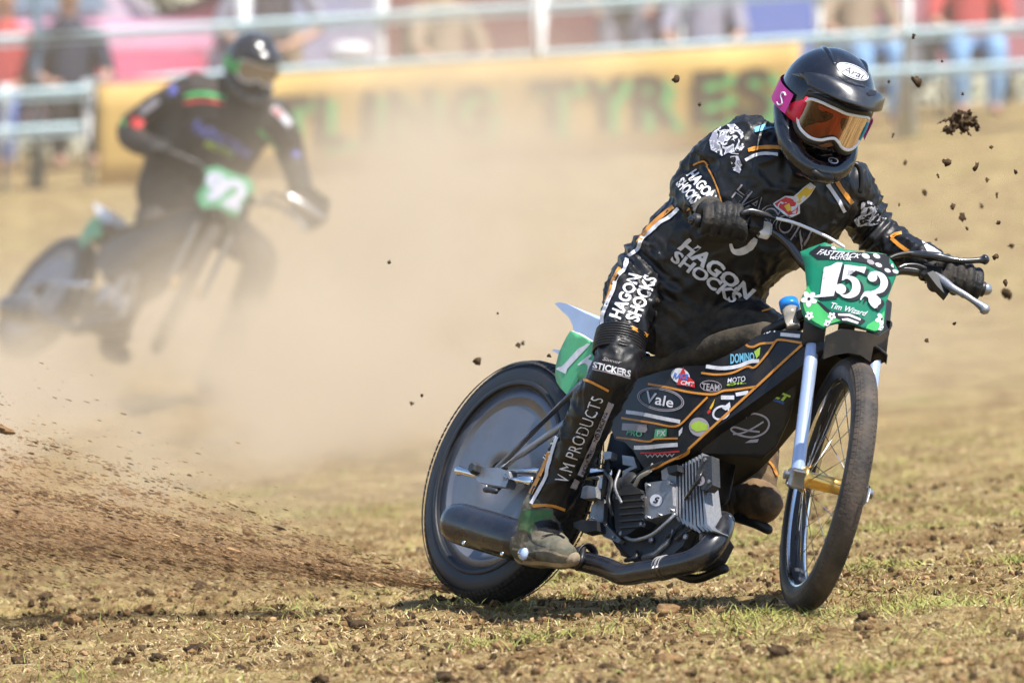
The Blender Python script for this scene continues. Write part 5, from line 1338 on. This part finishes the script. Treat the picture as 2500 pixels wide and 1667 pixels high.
# ------------------------------------------------------------------ helmets (front rider's has goggles with a pink strap)
def build_helmet(owner, C, Rh, lens_m, strap_m, side_a, side_b, shell_m, peak_m, face=False):
    H = lambda x, y, z: C + Rh @ np.array([x, y, z])
    Hn = lambda A: C + np.asarray(A) @ Rh.T
    I3 = np.eye(3)
    parts = [ellipsoid(np.array([-.005, 0, .024]), I3, (.140, .124, .132), 32, 22), ellipsoid(np.array([.005, 0, -.03]), I3, (.100, .098, .092), 28, 18),
             capsule([(-.02, -.090, -.040), (.06, -.086, -.088), (.112, -.056, -.122), (.138, 0, -.131), (.112, .056, -.122), (.06, .086, -.088), (-.02, .090, -.040)], [.034, .031, .028, .029, .028, .031, .034], 16, 5),
             capsule([(-.02, -.068, -.07), (.03, -.055, -.115), (.09, -.03, -.145)], [.034, .030, .028], 12, 4), capsule([(-.02, .068, -.07), (.03, .055, -.115), (.09, .03, -.145)], [.034, .030, .028], 12, 4)]
    V, F = fuse(parts, .005, 10)
    m = (np.clip((V[:, 0] - .02) / .05, 0, 1)) * np.clip((.098 - np.abs(V[:, 1])) / .015, 0, 1) * np.clip((.052 - V[:, 2]) / .012, 0, 1) * np.clip((V[:, 2] + .088) / .014, 0, 1)
    V[:, :2] *= (1 - m * .24)[:, None]
    shell = mesh('helmet', Hn(V), F, shell_m, owner)
    # peak
    nu, nv = 21, 12; P = []
    for th in (0, -.005):
        for j in range(nv):
            s = j / (nv - 1)
            for i in range(nu):
                f = (i / (nu - 1) * 2 - 1)
                a = f * rad(78)
                b = np.array([.030 + .090 * math.cos(a), .128 * math.sin(a), .120 - .042 * f * f])
                e = np.array([.184 - .092 * f * f, .110 * f, .080 - .010 * f * f])
                p = b * (1 - s) + e * s
                p[2] += .009 * math.sin(math.pi * s) * (1 - f * f * .6) + .004 * s * math.exp(-(f / .3) ** 2) + th
                P.append(p)
    n = nu * nv; FP = []
    for j in range(nv - 1):
        for i in range(nu - 1):
            q = [j * nu + i, (j + 1) * nu + i, (j + 1) * nu + i + 1, j * nu + i + 1]; FP.append(q); FP.append([k + n for k in q[::-1]])
    bd = [i for i in range(nu)] + [j * nu + nu - 1 for j in range(1, nv)] + [(nv - 1) * nu + i for i in range(nu - 2, -1, -1)] + [j * nu for j in range(nv - 2, 0, -1)]
    for a, b in zip(bd, bd[1:] + bd[:1]): FP.append([a, b, b + n, a + n])
    peak = mesh('peak', Hn(P), FP, peak_m, shell)
    # goggles
    G = lambda ph, z, r=0.0: np.array([.022 + (.112 + r) * math.cos(rad(ph)), (.104 + r) * math.sin(rad(ph)), z])
    out = [(-60, .012), (-54, .032), (-38, .040), (-15, .041), (0, .039), (15, .041), (38, .040), (54, .032), (60, .012), (61, -.018), (52, -.044), (34, -.056), (18, -.052), (8, -.040), (0, -.034), (-8, -.040), (-18, -.052), (-34, -.056), (-52, -.044), (-61, -.018)]
    oc = spline(np.array(out + out[:1]), 4)[:-1]
    V2, F2 = cut_grid(np.column_stack([oc[:, 0] * .0022, oc[:, 1]]), [list(range(len(oc)))], .014)
    gf = mesh('goggle_frame', *tube([Hn(G(a, z, .004)) for a, z in list(oc) + [oc[0]]], .0042, 10), M['white_plastic'], shell)
    mesh('lens', Hn([G(x / .0022, z, .004) for x, z in V2]), F2, lens_m, shell)
    if face:
        fc_ = [ellipsoid(np.array([.018, 0, -.01]), I3, (.082, .070, .105), 22, 16), capsule([(.094, 0, .018), (.110, 0, -.018), (.116, 0, -.036)], [.010, .013, .015], 10, 3), capsule([(.082, -.045, .022), (.098, 0, .026), (.082, .045, .022)], [.012, .010, .012], 10, 3)]
        fV, fF = fuse(fc_, .005, 3); fm = mesh('face', Hn(fV), fF, M['skin'], shell)
        for sg in (-1, 1):
            mesh('eye', *ellipsoid(H(.091, sg * .031, .004), Rh, (.006, .014, .008), 12, 8), M['black_print'], shell)
            mesh('eyebrow', *capsule(Hn([(.094, sg * .012, .028), (.096, sg * .032, .032), (.088, sg * .052, .027)]), [.004, .006, .003], 8, 3), M['hair'], shell)
    mesh('goggle_surround', *tube([Hn(G(a * 1.10, z * 1.18 + .002, -.004)) for a, z in list(oc) + [oc[0]]], .0105, 12), M['black_satin'], shell)
    for sg, mm in ((-1, side_a), (1, side_b)):
        rows = [[Hn(G(sg * a, z, .006 + .004 * math.sin(k / 5 * 3.14))) for a in (57, 64, 71, 78, 85)] for k, z in enumerate(np.linspace(-.042, .034, 6))]
        Vs = np.array(rows).reshape(-1, 3); Fs = [[j * 5 + i, j * 5 + i + 1, j * 5 + i + 6, j * 5 + i + 5] for j in range(5) for i in range(4)]
        mesh('goggle_outrigger', *double(Vs, Fs, Rh @ np.array([0, -sg * .006, 0])), mm, shell)
    band = []
    for a in np.linspace(66, 294, 41):
        for z in (-.036, -.008, .020):
            x, y = -.005 + .1475 * math.cos(rad(a)), .1300 * math.sin(rad(a))
            band.append(Hn([x + .02 * (1 if abs(a - 180) > 80 else 0) * 0, y, z + .012 * math.sin(rad(a - 90) / 1) * 0]))
    Fb = [[j * 3 + i, j * 3 + i + 1, (j + 1) * 3 + i + 1, (j + 1) * 3 + i] for j in range(40) for i in range(2)]
    bandV = np.array(band)
    strap = mesh('goggle_strap', bandV, Fb, strap_m, shell)
    # vents
    for sg in (-1, 1):
        mesh('side_vent', *capsule(Hn([(.07, sg * .098, .072), (.04, sg * .110, .070), (.0, sg * .118, .056)]), [.004, .007, .003], 8, 4), shell_m, shell)
        mesh('top_vent', *capsule(Hn([(.05, sg * .048, .130), (-.01, sg * .055, .140), (-.07, sg * .045, .130)]), [.006, .009, .005], 8, 4), shell_m, shell)
    mesh('mouth_vent', *capsule(Hn([(.166, -.022, -.128), (.172, 0, -.130), (.166, .022, -.128)]), .010, 10, 3), M['black_satin'], shell)
    return shell, peak, (Hn(V), F), (Hn(P), FP), (bandV, Fb)

M['peak'] = mat('peak_gloss', (0.009, 0.010, 0.016), 0.29, spec=1.0, coat=.2, dirt=.12, dirt_col=(0.2, 0.19, 0.18))
RH = frame(67, 17, -23); CH = pix(2012, 262, 19.84)
hs, hp, hV, pV, sV = build_helmet(rider, CH, RH, M['lens'], M['pink'], M['gog_red'], M['gog_blue'], M['helmet'], M['peak'], True)
TH = bvh(hV, pV)
lay_poly(Z1(*ellipse((1388, 250), 108, 42, 23, 28)), TH, M['white_print'], hs, 'emblem', .0015, 8)
lay_ring(Z1((1388, 250))[0], 38, 13.5, 23, 1.3, TH, M['black_print'], hs, off=.0022)
lay_text('Arai', Z1((1320, 248), (1452, 300), (1465, 265), (1340, 212)), TH, M['black_print'], hs, .0, .2, off=.0024, step=6)
lay_poly(Z1((1300, 275), (1340, 300), (1480, 305), (1470, 350), (1400, 335), (1340, 315)), TH, M['black_print'], hs, 'vent_slot', .0012, 8)
lay_poly(Z1((1480, 385), (1500, 368), (1540, 375), (1535, 400), (1490, 402)), TH, M['black_print'], hs, 'vent_slot', .0012, 8)
lay_poly(Z1(*ellipse((1266, 818), 34, 20, 15, 18)), TH, M['white_print'], hs, 'emblem', .0012, 6); lay_poly(Z1(*ellipse((1266, 818), 26, 13, 15, 18)), TH, M['helmet'], hs, 'emblem', .0017, 6)
mk = [(8, .012), (4, .015), (0, .010), (1, .002), (6, -.004), (8, -.012), (4, -.020), (-1, -.018)]
mesh('strap_mark', *tube(spline([CH + RH @ np.array([-.005 + .1490 * math.cos(rad(276 + a)), .1315 * math.sin(rad(276 + a)), z - .008]) for a, z in mk], 3), .0026, 6), M['white_print'], hs)
# ------------------------------------------------------------------ second motorcycle and rider in the dust
RB2 = frame(60, 33, 3.0); CB2 = pix(115, 728, 36.2)
bike2 = root('motorcycle', 'motorcycle with pale green 92 number plate half hidden in dust', 'motorcycle', RB2, CB2)
KEEP = {'rear_wheel', 'front_wheel', 'tyre', 'rim', 'wheel_disc', 'fork_leg', 'fork_sleeve', 'fork_yoke', 'handlebar', 'grip', 'clutch_lever', 'brake_lever', 'body_shell', 'front_shroud', 'seat', 'tail_unit',
        'side_number_panel', 'swing_arm', 'exhaust_pipe', 'silencer', 'engine', 'cylinder_head', 'gear_cover', 'number_plate', 'lower_frame_rail', 'front_mudguard', 'cooling_fin'}
def copy_tree(o, parent):
    c = o.copy(); COL.objects.link(c); c.parent = parent
    for ch in list(o.children):
        if ch.name.split('.')[0] in KEEP: copy_tree(ch, c)
    return c
for ch in list(bike.children):
    if ch.name.split('.')[0] in KEEP:
        c = copy_tree(ch, bike2)
        if ch.name.startswith('fork_leg'): c.data = c.data.copy(); c.data.materials[0] = M['alloy_dark']
        if ch.name.startswith('number_plate'): plate2 = c
        if ch.name.startswith('tail_unit'): c.data = c.data.copy(); c.data.materials[0] = M['white_plastic']
plate2.data = plate2.data.copy(); plate2.data.materials[0] = mat('pale_plate_green', (0.07, 0.30, 0.15), .5, var=.06, dirt=.15)
T12 = mat4(RB2, CB2) @ mat4(RB, CB).inverted()
def to2(p): return np.array(T12 @ Vector(p))
pc2 = project(np.array([to2(front.mean(0))]))[0]
print('plate2 px', pc2, 'rear', project(np.array([CB2])), 'front axle', project(np.array([to2(CF)])), 'bar ends', project(np.array([to2(bar(1690, 537)), to2(bar(2402, 706))])))
T2 = bvh((np.array([to2(p) for p in front]), pv[1]))
a = pc2
lay_text('92', [(a[0] - 56, a[1] + 18), (a[0] + 46, a[1] + 56), (a[0] + 62, a[1] - 16), (a[0] - 40, a[1] - 54)], T2, mat('pale_digit', (0.46, 0.46, 0.56), .6), plate2, .05, off=.004, name='digits')

M['suit2'] = mat('race_suit_brown_black', (0.016, 0.013, 0.013), 0.6, col2=(0.030, 0.024, 0.022), scale=10, dirt=.35, dirt_col=(0.10, 0.075, 0.05))
M['red2'] = mat('suit_red', (0.62, 0.05, 0.05), 0.5); M['green2'] = mat('suit_green', (0.06, 0.45, 0.12), 0.5); M['blue2'] = mat('suit_blue', (0.14, 0.16, 0.52), 0.5)
secs2 = [(345, 520, 35.9, 520, 560, 35.9, .12), (332, 470, 35.9, 545, 520, 35.9, .145), (345, 415, 35.9, 575, 470, 35.9, .155), (365, 350, 35.88, 608, 420, 35.85, .155), (392, 285, 35.85, 645, 365, 35.8, .15), (420, 225, 35.8, 680, 310, 35.8, .14), (448, 190, 35.8, 698, 268, 35.8, .115), (520, 186, 35.8, 655, 235, 35.8, .085), (560, 180, 35.8, 640, 208, 35.8, .06)]
arm2a = [(480, 222, 35.8, .09), (425, 245, 35.8, .078), (355, 285, 35.85, .070), (318, 322, 35.88, .066), (340, 348, 35.75, .058), (388, 364, 35.6, .048)]
arm2b = [(665, 280, 35.8, .085), (695, 330, 35.82, .074), (712, 385, 35.85, .068), (724, 425, 35.78, .060), (738, 462, 35.65, .050)]
leg2a = [(400, 500, 35.95, .11), (372, 560, 35.8, .095), (352, 630, 35.6, .078), (320, 720, 35.7, .068), (285, 810, 35.8, .060)]
leg2b = [(490, 520, 35.95, .11), (560, 570, 35.7, .10), (630, 622, 35.45, .085), (622, 690, 35.45, .080), (570, 810, 35.5, .072), (520, 905, 35.5, .062)]
b2V, b2F = fuse([torso(secs2)] + [limb(l) for l in (arm2a, arm2b, leg2a, leg2b)], .012, 4)
b2V = wrinkle(b2V, b2F, .006, .09, 4)
rider2 = root('person', 'rider in dark suit with red and green accents on the 92 motorcycle in the dust', 'person', np.eye(3), pix(440, 520, 35.9))
body2 = mesh('body', b2V, b2F, M['suit2'], rider2)
T2b = bvh((b2V, b2F))
Z5 = zone(0, 0, 2.6133)
def S2(P, w, m, nm='suit_stripe'): lay_stroke(Z5(*P), w, T2b, m, body2, nm, .004, 8)
S2(((1215, 480), (1290, 468), (1395, 490)), 16, M['red2']); S2(((1310, 470), (1390, 495)), 12, M['white_print'])
S2(((1740, 690), (1800, 740), (1850, 800)), 17, M['white_print']); S2(((1750, 700), (1790, 735)), 8, M['red2'])
S2(((1180, 615), (1300, 600), (1440, 630)), 9, M['green2']); S2(((1170, 660), (1300, 645), (1430, 665)), 7, M['red2'])
S2(((840, 770), (900, 800), (945, 840)), 26, M['red2']); S2(((760, 790), (800, 780)), 18, M['green2']); S2(((770, 930), (800, 935)), 14, M['green2'])
S2(((1030, 590), (1090, 560), (1110, 600)), 20, M['blue2']); S2(((900, 720), (960, 680), (1010, 640)), 16, M['grey_print'])
lay_text('RACING TEAM', Z5((1220, 830), (1570, 1010), (1620, 960), (1260, 765)), T2b, M['blue2'], body2, .03, off=.005)
lay_text('MOTO', Z5((1300, 930), (1480, 1010), (1500, 970), (1330, 890)), T2b, M['lime'], body2, .03, off=.005)
S2(((1870, 960), (1900, 1000)), 14, M['blue2']); S2(((1650, 830), (1720, 900), (1770, 960)), 7, M['green2'])
for c, w in (((392, 366, 35.55), (372, 362, 35.62)), ((752, 492, 35.6), (738, 462, 35.66))):
    c_ = pix(*c); w_ = pix(*w)
    parts = [ellipsoid(c_, np.eye(3), (.055, .05, .05), 16, 12), capsule([w_, c_], [.046, .045], 12, 3)]
    for k in range(4): parts.append(capsule([c_ + np.array([-.035 + .023 * k, -.03, .028]), c_ + np.array([-.035 + .023 * k, -.055, .0]), c_ + np.array([-.035 + .023 * k, -.03, -.032])], .013, 8, 3))
    parts.append(capsule([c_ + np.array([.04, -.01, .0]), c_ + np.array([.03, -.05, -.02])], .014, 8, 3))
    mesh('glove', *fuse(parts, .006, 2), M['glove'], rider2)
for P in (((285, 815, 35.8, .062), (270, 850, 35.78, .058), (300, 868, 35.62, .044)), ((520, 900, 35.5, .062), (508, 935, 35.5, .058), (540, 950, 35.35, .044))):
    mesh('boot', *fuse([limb(P, 14, 4)], .01, 3), M['suit2'], rider2)
mesh('hand_guard', *prism([pix(x, y, 35.5) for x, y in Z5((1830, 1190), (2000, 1200), (2110, 1280), (2080, 1420), (1970, 1480), (1860, 1400))], np.array([0, .05, 0])), M['black_satin'], bike2, smooth=False)
mesh('lever', *capsule([pix(x, y, 35.46) for x, y in Z5((1840, 1250), (1960, 1320), (2060, 1390))], [.012, .014, .012], 10, 3), M['chrome'], bike2)
RH2 = frame(66, 12, -18); CH2 = pix(614, 160, 35.7)
M['tan_lens'] = mat('tan_lens', (0.28, 0.20, 0.12), 0.2)
build_helmet(rider2, CH2, RH2, M['tan_lens'], M['green2'], M['green2'], M['black_satin'], M['helmet'], M['helmet'])
# ------------------------------------------------------------------ flying soil
spray_o = np.array([-.10, 20.46, .01])
JETS = [(rng.normal(.38, .16), rng.triangular(.05, .14, .33), rng.uniform(.3, 1.0)) for _ in range(30)]
def spray_pts(n, tmin=.0, tmax=1.0, spread=.007):
    """soil leaves the tyre in bursts: points scattered along jets that fan out behind the wheel"""
    J = np.array([JETS[i] for i in rng.integers(0, len(JETS), n)])
    t = tmin + (tmax - tmin) * rng.random(n) ** .9
    az = J[:, 0] + rng.normal(0, spread, n); el = np.abs(J[:, 1] + rng.normal(0, spread, n))
    d = np.column_stack([-np.cos(az), np.sin(az), el])
    s = t * 1.95 * (J[:, 2] * .4 + .6)
    P = spray_o + d * s[:, None]; P[:, 2] -= .022 * s ** 2
    P[:, 2] = np.maximum(P[:, 2], gbase(P[:, 0], P[:, 1]) + .006)
    return P, s
P, s = spray_pts(29000)
Pb, sb = spray_pts(9000, spread=.085); P = np.concatenate([P, Pb]); s = np.concatenate([s, sb])
r = (.0006 + .0026 * rng.random(len(P)) ** 4) * (.7 + .4 * s)
Pc, sc_ = spray_pts(260, .05, 1.0, .012); P = np.concatenate([P, Pc]); s = np.concatenate([s, sc_]); r = np.concatenate([r, .003 + .005 * rng.random(260) ** 2])
st = np.tile(np.array([[3.0, 1.0, .6]]), (len(P), 1))
V1, F1 = clods(P, r, st)
V1 = V1.reshape(-1, 12, 3); c_ = V1.mean(1, keepdims=True); V1 = V1 - c_; V1[..., 2] -= V1[..., 0] * .28; V1 = (V1 + c_).reshape(-1, 3)
o = fast_mesh('soil_spray', V1, F1, [M['soil_dark'], M['soil_mid'], M['soil_light']], np.repeat(rng.choice([0, 1, 2], len(P), p=[.20, .52, .28]), 20))
tag(o, 'fan of brown soil thrown up behind the rear wheel', 'soil spray', kind='stuff')

def lump(r, n=3, rag=.5):
    bm = bmesh.new(); bmesh.ops.create_icosphere(bm, subdivisions=2, radius=1.0)
    off = Vector((random.uniform(0, 50), random.uniform(0, 50), random.uniform(0, 50)))
    V = np.array([np.array(v.co) * r * (1 + rag * noise.noise(v.co * 1.4 + off) * 1.6 + .25 * noise.noise(v.co * 4 + off)) for v in bm.verts]); bm.verts.index_update()
    F = [[v.index for v in f.verts] for f in bm.faces]; bm.free()
    return V, F
def one_clod(px, py, d, rpx, label, group, m='soil_dark', stretch=(1, 1, 1), rag=.6):
    c = pix(px, py, d); V, F = lump(rpx / F_PX * d, rag=rag)
    o = mesh('soil_clod', V * np.array(stretch), F, M[m], None); o.location = c; o.rotation_euler = (random.uniform(-.4, .4), random.uniform(-.5, .5), random.uniform(-1, 1))
    return tag(o, label, 'soil clod', group)
RIGHT = 'small clod of dark soil flying in the air right of the rider'
for px, py, rp in ((2239, 199, 11), (2210, 398, 8), (2311, 396, 12), (2382, 407, 9), (2258, 470, 8), (2143, 470, 6), (2327, 503, 9), (2397, 503, 8), (2434, 476, 8), (2350, 530, 7), (2438, 543, 10), (2361, 558, 7), (2430, 627, 11),
                   (2160, 520, 5), (2200, 560, 5), (2290, 430, 5), (2410, 440, 6), (2470, 600, 7), (2285, 585, 5), (2195, 500, 5), (2455, 690, 10), (2460, 718, 15), (2420, 360, 5), (2480, 420, 5), (2230, 90, 6), (2300, 150, 6), (2170, 200, 5), (2350, 230, 5), (2180, 330, 5), (2262, 830, 6), (2120, 700, 4), (2330, 790, 5), (2260, 690, 4)):
    one_clod(px, py, random.uniform(18.3, 23.2), rp * random.uniform(.55, 1.0), RIGHT, 'soil clods flying right of the rider', stretch=(random.uniform(.5, 1.1), 1, random.uniform(.8, 1.5)), rag=random.uniform(.5, 1.0))
for px, py, rp in ((1164, 882, 11), (1265, 843, 6), (1276, 838, 5), (1340, 868, 5), (1005, 985, 5), (1030, 965, 4), (950, 640, 5), (1215, 765, 3)):
    one_clod(px, py, random.uniform(20.2, 22.5), rp * .9, 'small clod of dark soil flying left of the rear number panel', 'soil clods flying left of the rider')
for px, py, rp, lb in ((1650, 193, 9, 'single dark clod of soil flying in front of the banner letter R'), (1708, 255, 4, 'tiny speck of soil flying in front of the banner letter E')):
    one_clod(px, py, 20.8, rp, lb, None)
# the large ragged clod
c = pix(2345, 300, 21.3)
parts = []
for dx, dy, rp in ((0, 0, 26), (-30, 18, 20), (-52, 24, 12), (28, -22, 14), (-5, -34, 11), (40, 2, 9), (58, 12, 11), (62, 24, 8), (14, 22, 14), (-18, -14, 15), (34, -38, 8), (-64, 30, 7), (5, 38, 7)):
    V, F = lump(rp * .68 / F_PX * 20.6, rag=.8); parts.append((V + np.array([dx, 0, -dy]) * .68 / F_PX * 20.6 + np.array([0, random.uniform(-.01, .01), 0]), F))
for k in range(14):
    a_ = random.uniform(0, 6.28); d_ = np.array([math.cos(a_), random.uniform(-.4, .4), math.sin(a_)]) ; o_ = np.array([random.uniform(-.032, .03), 0, random.uniform(-.014, .014)])
    parts.append(capsule([o_, o_ + d_ * .022, o_ + d_ * random.uniform(.035, .046) + np.array([0, 0, -.006])], [.006, .004, .002], 6, 3))
Vc, Fc = fuse(parts, .0028, 1)
o = mesh('soil_clod', wrinkle(Vc, Fc, .006, .016, 2), Fc, M['soil_dark'], None); o.location = c
tag(o, 'large ragged clod of soil and roots flying right of the helmet', 'soil clod')
for k in range(46):      # the larger lumps in the spray
    P, s = spray_pts(1, .12, 1.0); V, F = lump((.004 + .009 * random.random() ** 1.6) * (.7 + .3 * s[0]))
    o = mesh('soil_clod', V * np.array([1.9, 1, .7]), F, M['soil_mid' if k % 3 else 'soil_dark'], None); o.location = P[0]; o.rotation_euler = (random.uniform(-.2, .2), random.uniform(.1, .4), random.uniform(-.4, .4))
    tag(o, 'clod of soil thrown up in the spray behind the rear wheel', 'soil clod', 'soil clods in the spray behind the rear wheel')
for k in range(90):      # lying on the ground near the camera
    y = 17.0 + 5.5 * random.random() ** 1.3; x = random.uniform(-1, 1) * .072 * y; r_ = random.uniform(.010, .024)
    V, F = lump(r_, rag=.7); o = mesh('soil_clod', V * np.array([1.2, 1, .75]), F, M['soil_dark' if k % 2 else 'soil_mid'], None)
    o.location = (x, y, float(gz(x, y)) + r_ * .35); o.rotation_euler = (0, 0, random.uniform(0, 6))
    tag(o, 'clod of torn soil lying on the dry turf', 'soil clod', 'soil clods lying on the turf')

# ------------------------------------------------------------------ dust hanging over the track
def volume_mat(name, col, build, aniso=0.2):
    m = bpy.data.materials.new(name); m.use_nodes = True; nt = m.node_tree; n = nt.nodes; n.clear()
    out = n.new('ShaderNodeOutputMaterial'); v = n.new('ShaderNodeVolumePrincipled')
    v.inputs['Color'].default_value = (*col, 1); v.inputs['Anisotropy'].default_value = aniso
    nt.links.new(v.outputs[0], out.inputs['Volume'])
    nt.links.new(build(nt), v.inputs['Density'])
    return m
class G:
    """tiny node-math helper"""
    def __init__(s, nt): s.nt = nt
    def m(s, op, a, b=0.0, c=0.0):
        n = s.nt.nodes.new('ShaderNodeMath'); n.operation = op
        for i, v in enumerate((a, b, c)):
            if isinstance(v, (int, float)): n.inputs[i].default_value = v
            else: s.nt.links.new(v, n.inputs[i])
        return n.outputs[0]
    def gauss(s, x, c, w): d = s.m('DIVIDE', s.m('SUBTRACT', x, c), w); return s.m('EXPONENT', s.m('MULTIPLY', s.m('MULTIPLY', d, d), -1.0))
    def noise(s, vec, sc, det, off=(0, 0, 0), stretch=(1, 1, 1)):
        mp = s.nt.nodes.new('ShaderNodeMapping'); mp.inputs['Location'].default_value = off; mp.inputs['Scale'].default_value = stretch
        t = s.nt.nodes.new('ShaderNodeTexNoise'); t.inputs['Scale'].default_value = sc; t.inputs['Detail'].default_value = det; t.inputs['Roughness'].default_value = .55
        s.nt.links.new(vec, mp.inputs[0]); s.nt.links.new(mp.outputs[0], t.inputs['Vector']); return t.outputs['Fac']
def cloud_density(nt):
    g = G(nt); tc = nt.nodes.new('ShaderNodeTexCoord'); P = tc.outputs['Object']
    sp = nt.nodes.new('ShaderNodeSeparateXYZ'); nt.links.new(P, sp.inputs[0]); x, y, z = sp.outputs
    yy = g.m('MAXIMUM', g.m('SUBTRACT', y, 27.0), 0.0)
    zg = g.m('ADD', g.m('MULTIPLY', x, .06), g.m('MULTIPLY', g.m('MULTIPLY', yy, yy), .0018))
    hgt = g.m('MAXIMUM', g.m('SUBTRACT', z, zg), 0.0)
    nz = g.m('MAXIMUM', g.m('SUBTRACT', g.noise(P, 1.05, 5.0, (3, 1, 0), (1, .4, 1.1)), .45), 0.0)
    top = g.m('ADD', .33, g.m('MULTIPLY', g.gauss(x, -.1, 1.2), .68))          # plume stands highest behind the front bike
    fall = g.m('EXPONENT', g.m('MULTIPLY', g.m('POWER', g.m('DIVIDE', hgt, top), 2.0), -1.0))
    env = g.m('MULTIPLY', g.gauss(x, -1.0, 1.75), g.gauss(y, 35.5, 6.0))
    dust = g.m('MULTIPLY', g.m('MULTIPLY', nz, fall), g.m('MULTIPLY', env, 11.5))
    low = g.m('MULTIPLY', g.m('MULTIPLY', g.gauss(x, -1.7, 1.1), g.gauss(y, 32.2, 2.6)), g.m('EXPONENT', g.m('MULTIPLY', g.m('POWER', g.m('DIVIDE', hgt, .55), 2.0), -1.0)))
    dust = g.m('ADD', dust, g.m('MULTIPLY', low, g.m('MULTIPLY', nz, 5.0)))      # thrown up by the second motorcycle
    return g.m('ADD', dust, g.m('MULTIPLY', g.gauss(y, 36.0, 8.0), .013))      # thin dust also hangs higher up
def box_obj(name, lo, hi, m):
    c = (np.array(lo) + np.array(hi)) / 2; h = (np.array(hi) - np.array(lo)) / 2
    V = np.array([[sx, sy, sz] for sx in (-1, 1) for sy in (-1, 1) for sz in (-1, 1)]) * h + c
    F = [[0, 1, 3, 2], [4, 6, 7, 5], [0, 4, 5, 1], [2, 3, 7, 6], [0, 2, 6, 4], [1, 5, 7, 3]]
    return mesh(name, V, F, m, None, smooth=False)
dm = volume_mat('dust_volume', (0.95, 0.79, 0.59), cloud_density)
o = box_obj('dust_cloud', (-6, 23.6, -.9), (5, 47, 2.3), dm); tag(o, 'pale tan dust cloud hanging over the track around the second rider', 'dust', kind='stuff')
# thin brown dust inside the spray: two nested cones of even density
def even_volume(name, col, dens):
    m = bpy.data.materials.new(name); m.use_nodes = True; n = m.node_tree.nodes; n.clear()
    out = n.new('ShaderNodeOutputMaterial'); v = n.new('ShaderNodeVolumePrincipled')
    v.inputs['Color'].default_value = (*col, 1); v.inputs['Density'].default_value = dens
    m.node_tree.links.new(v.outputs[0], out.inputs['Volume']); return m
for k, (ln, w, h, lift, dens) in enumerate(((2.4, .22, .15, .17, .8), (1.7, .15, .08, .145, 1.8), (.8, .12, .055, .14, 4.0))):
    R_ = []
    for t in np.linspace(.0, 1, 14):
        u = t * ln; e = .012 + u * 1.0 * math.sqrt(max(.02, 1 - t ** 6))
        c = spray_o + np.array([-u * .93, u * .37, u * lift - .03 * u * u])
        q = np.linspace(0, 2 * math.pi, 20, endpoint=False)
        R_.append(np.array([c + np.array([0, math.cos(a) * e * w, math.sin(a) * e * h]) * (1 + .18 * noise.noise(Vector((u * 5, math.cos(a) * 2, math.sin(a) * 2 + k)))) for a in q]))
    V_, F_ = rings(R_)
    if np.einsum('ij,ij->i', vnormals(V_, F_), V_ - V_.mean(0)).sum() < 0: F_ = [f[::-1] for f in F_]      # faces outward
    o = mesh('soil_dust', V_, F_, even_volume('spray_dust', (0.78, 0.52, 0.31), dens), None)
    tag(o, ('broad', 'middle', 'dense low')[k] + ' veil of brown dust streaming from the rear wheel', 'dust', kind='stuff')
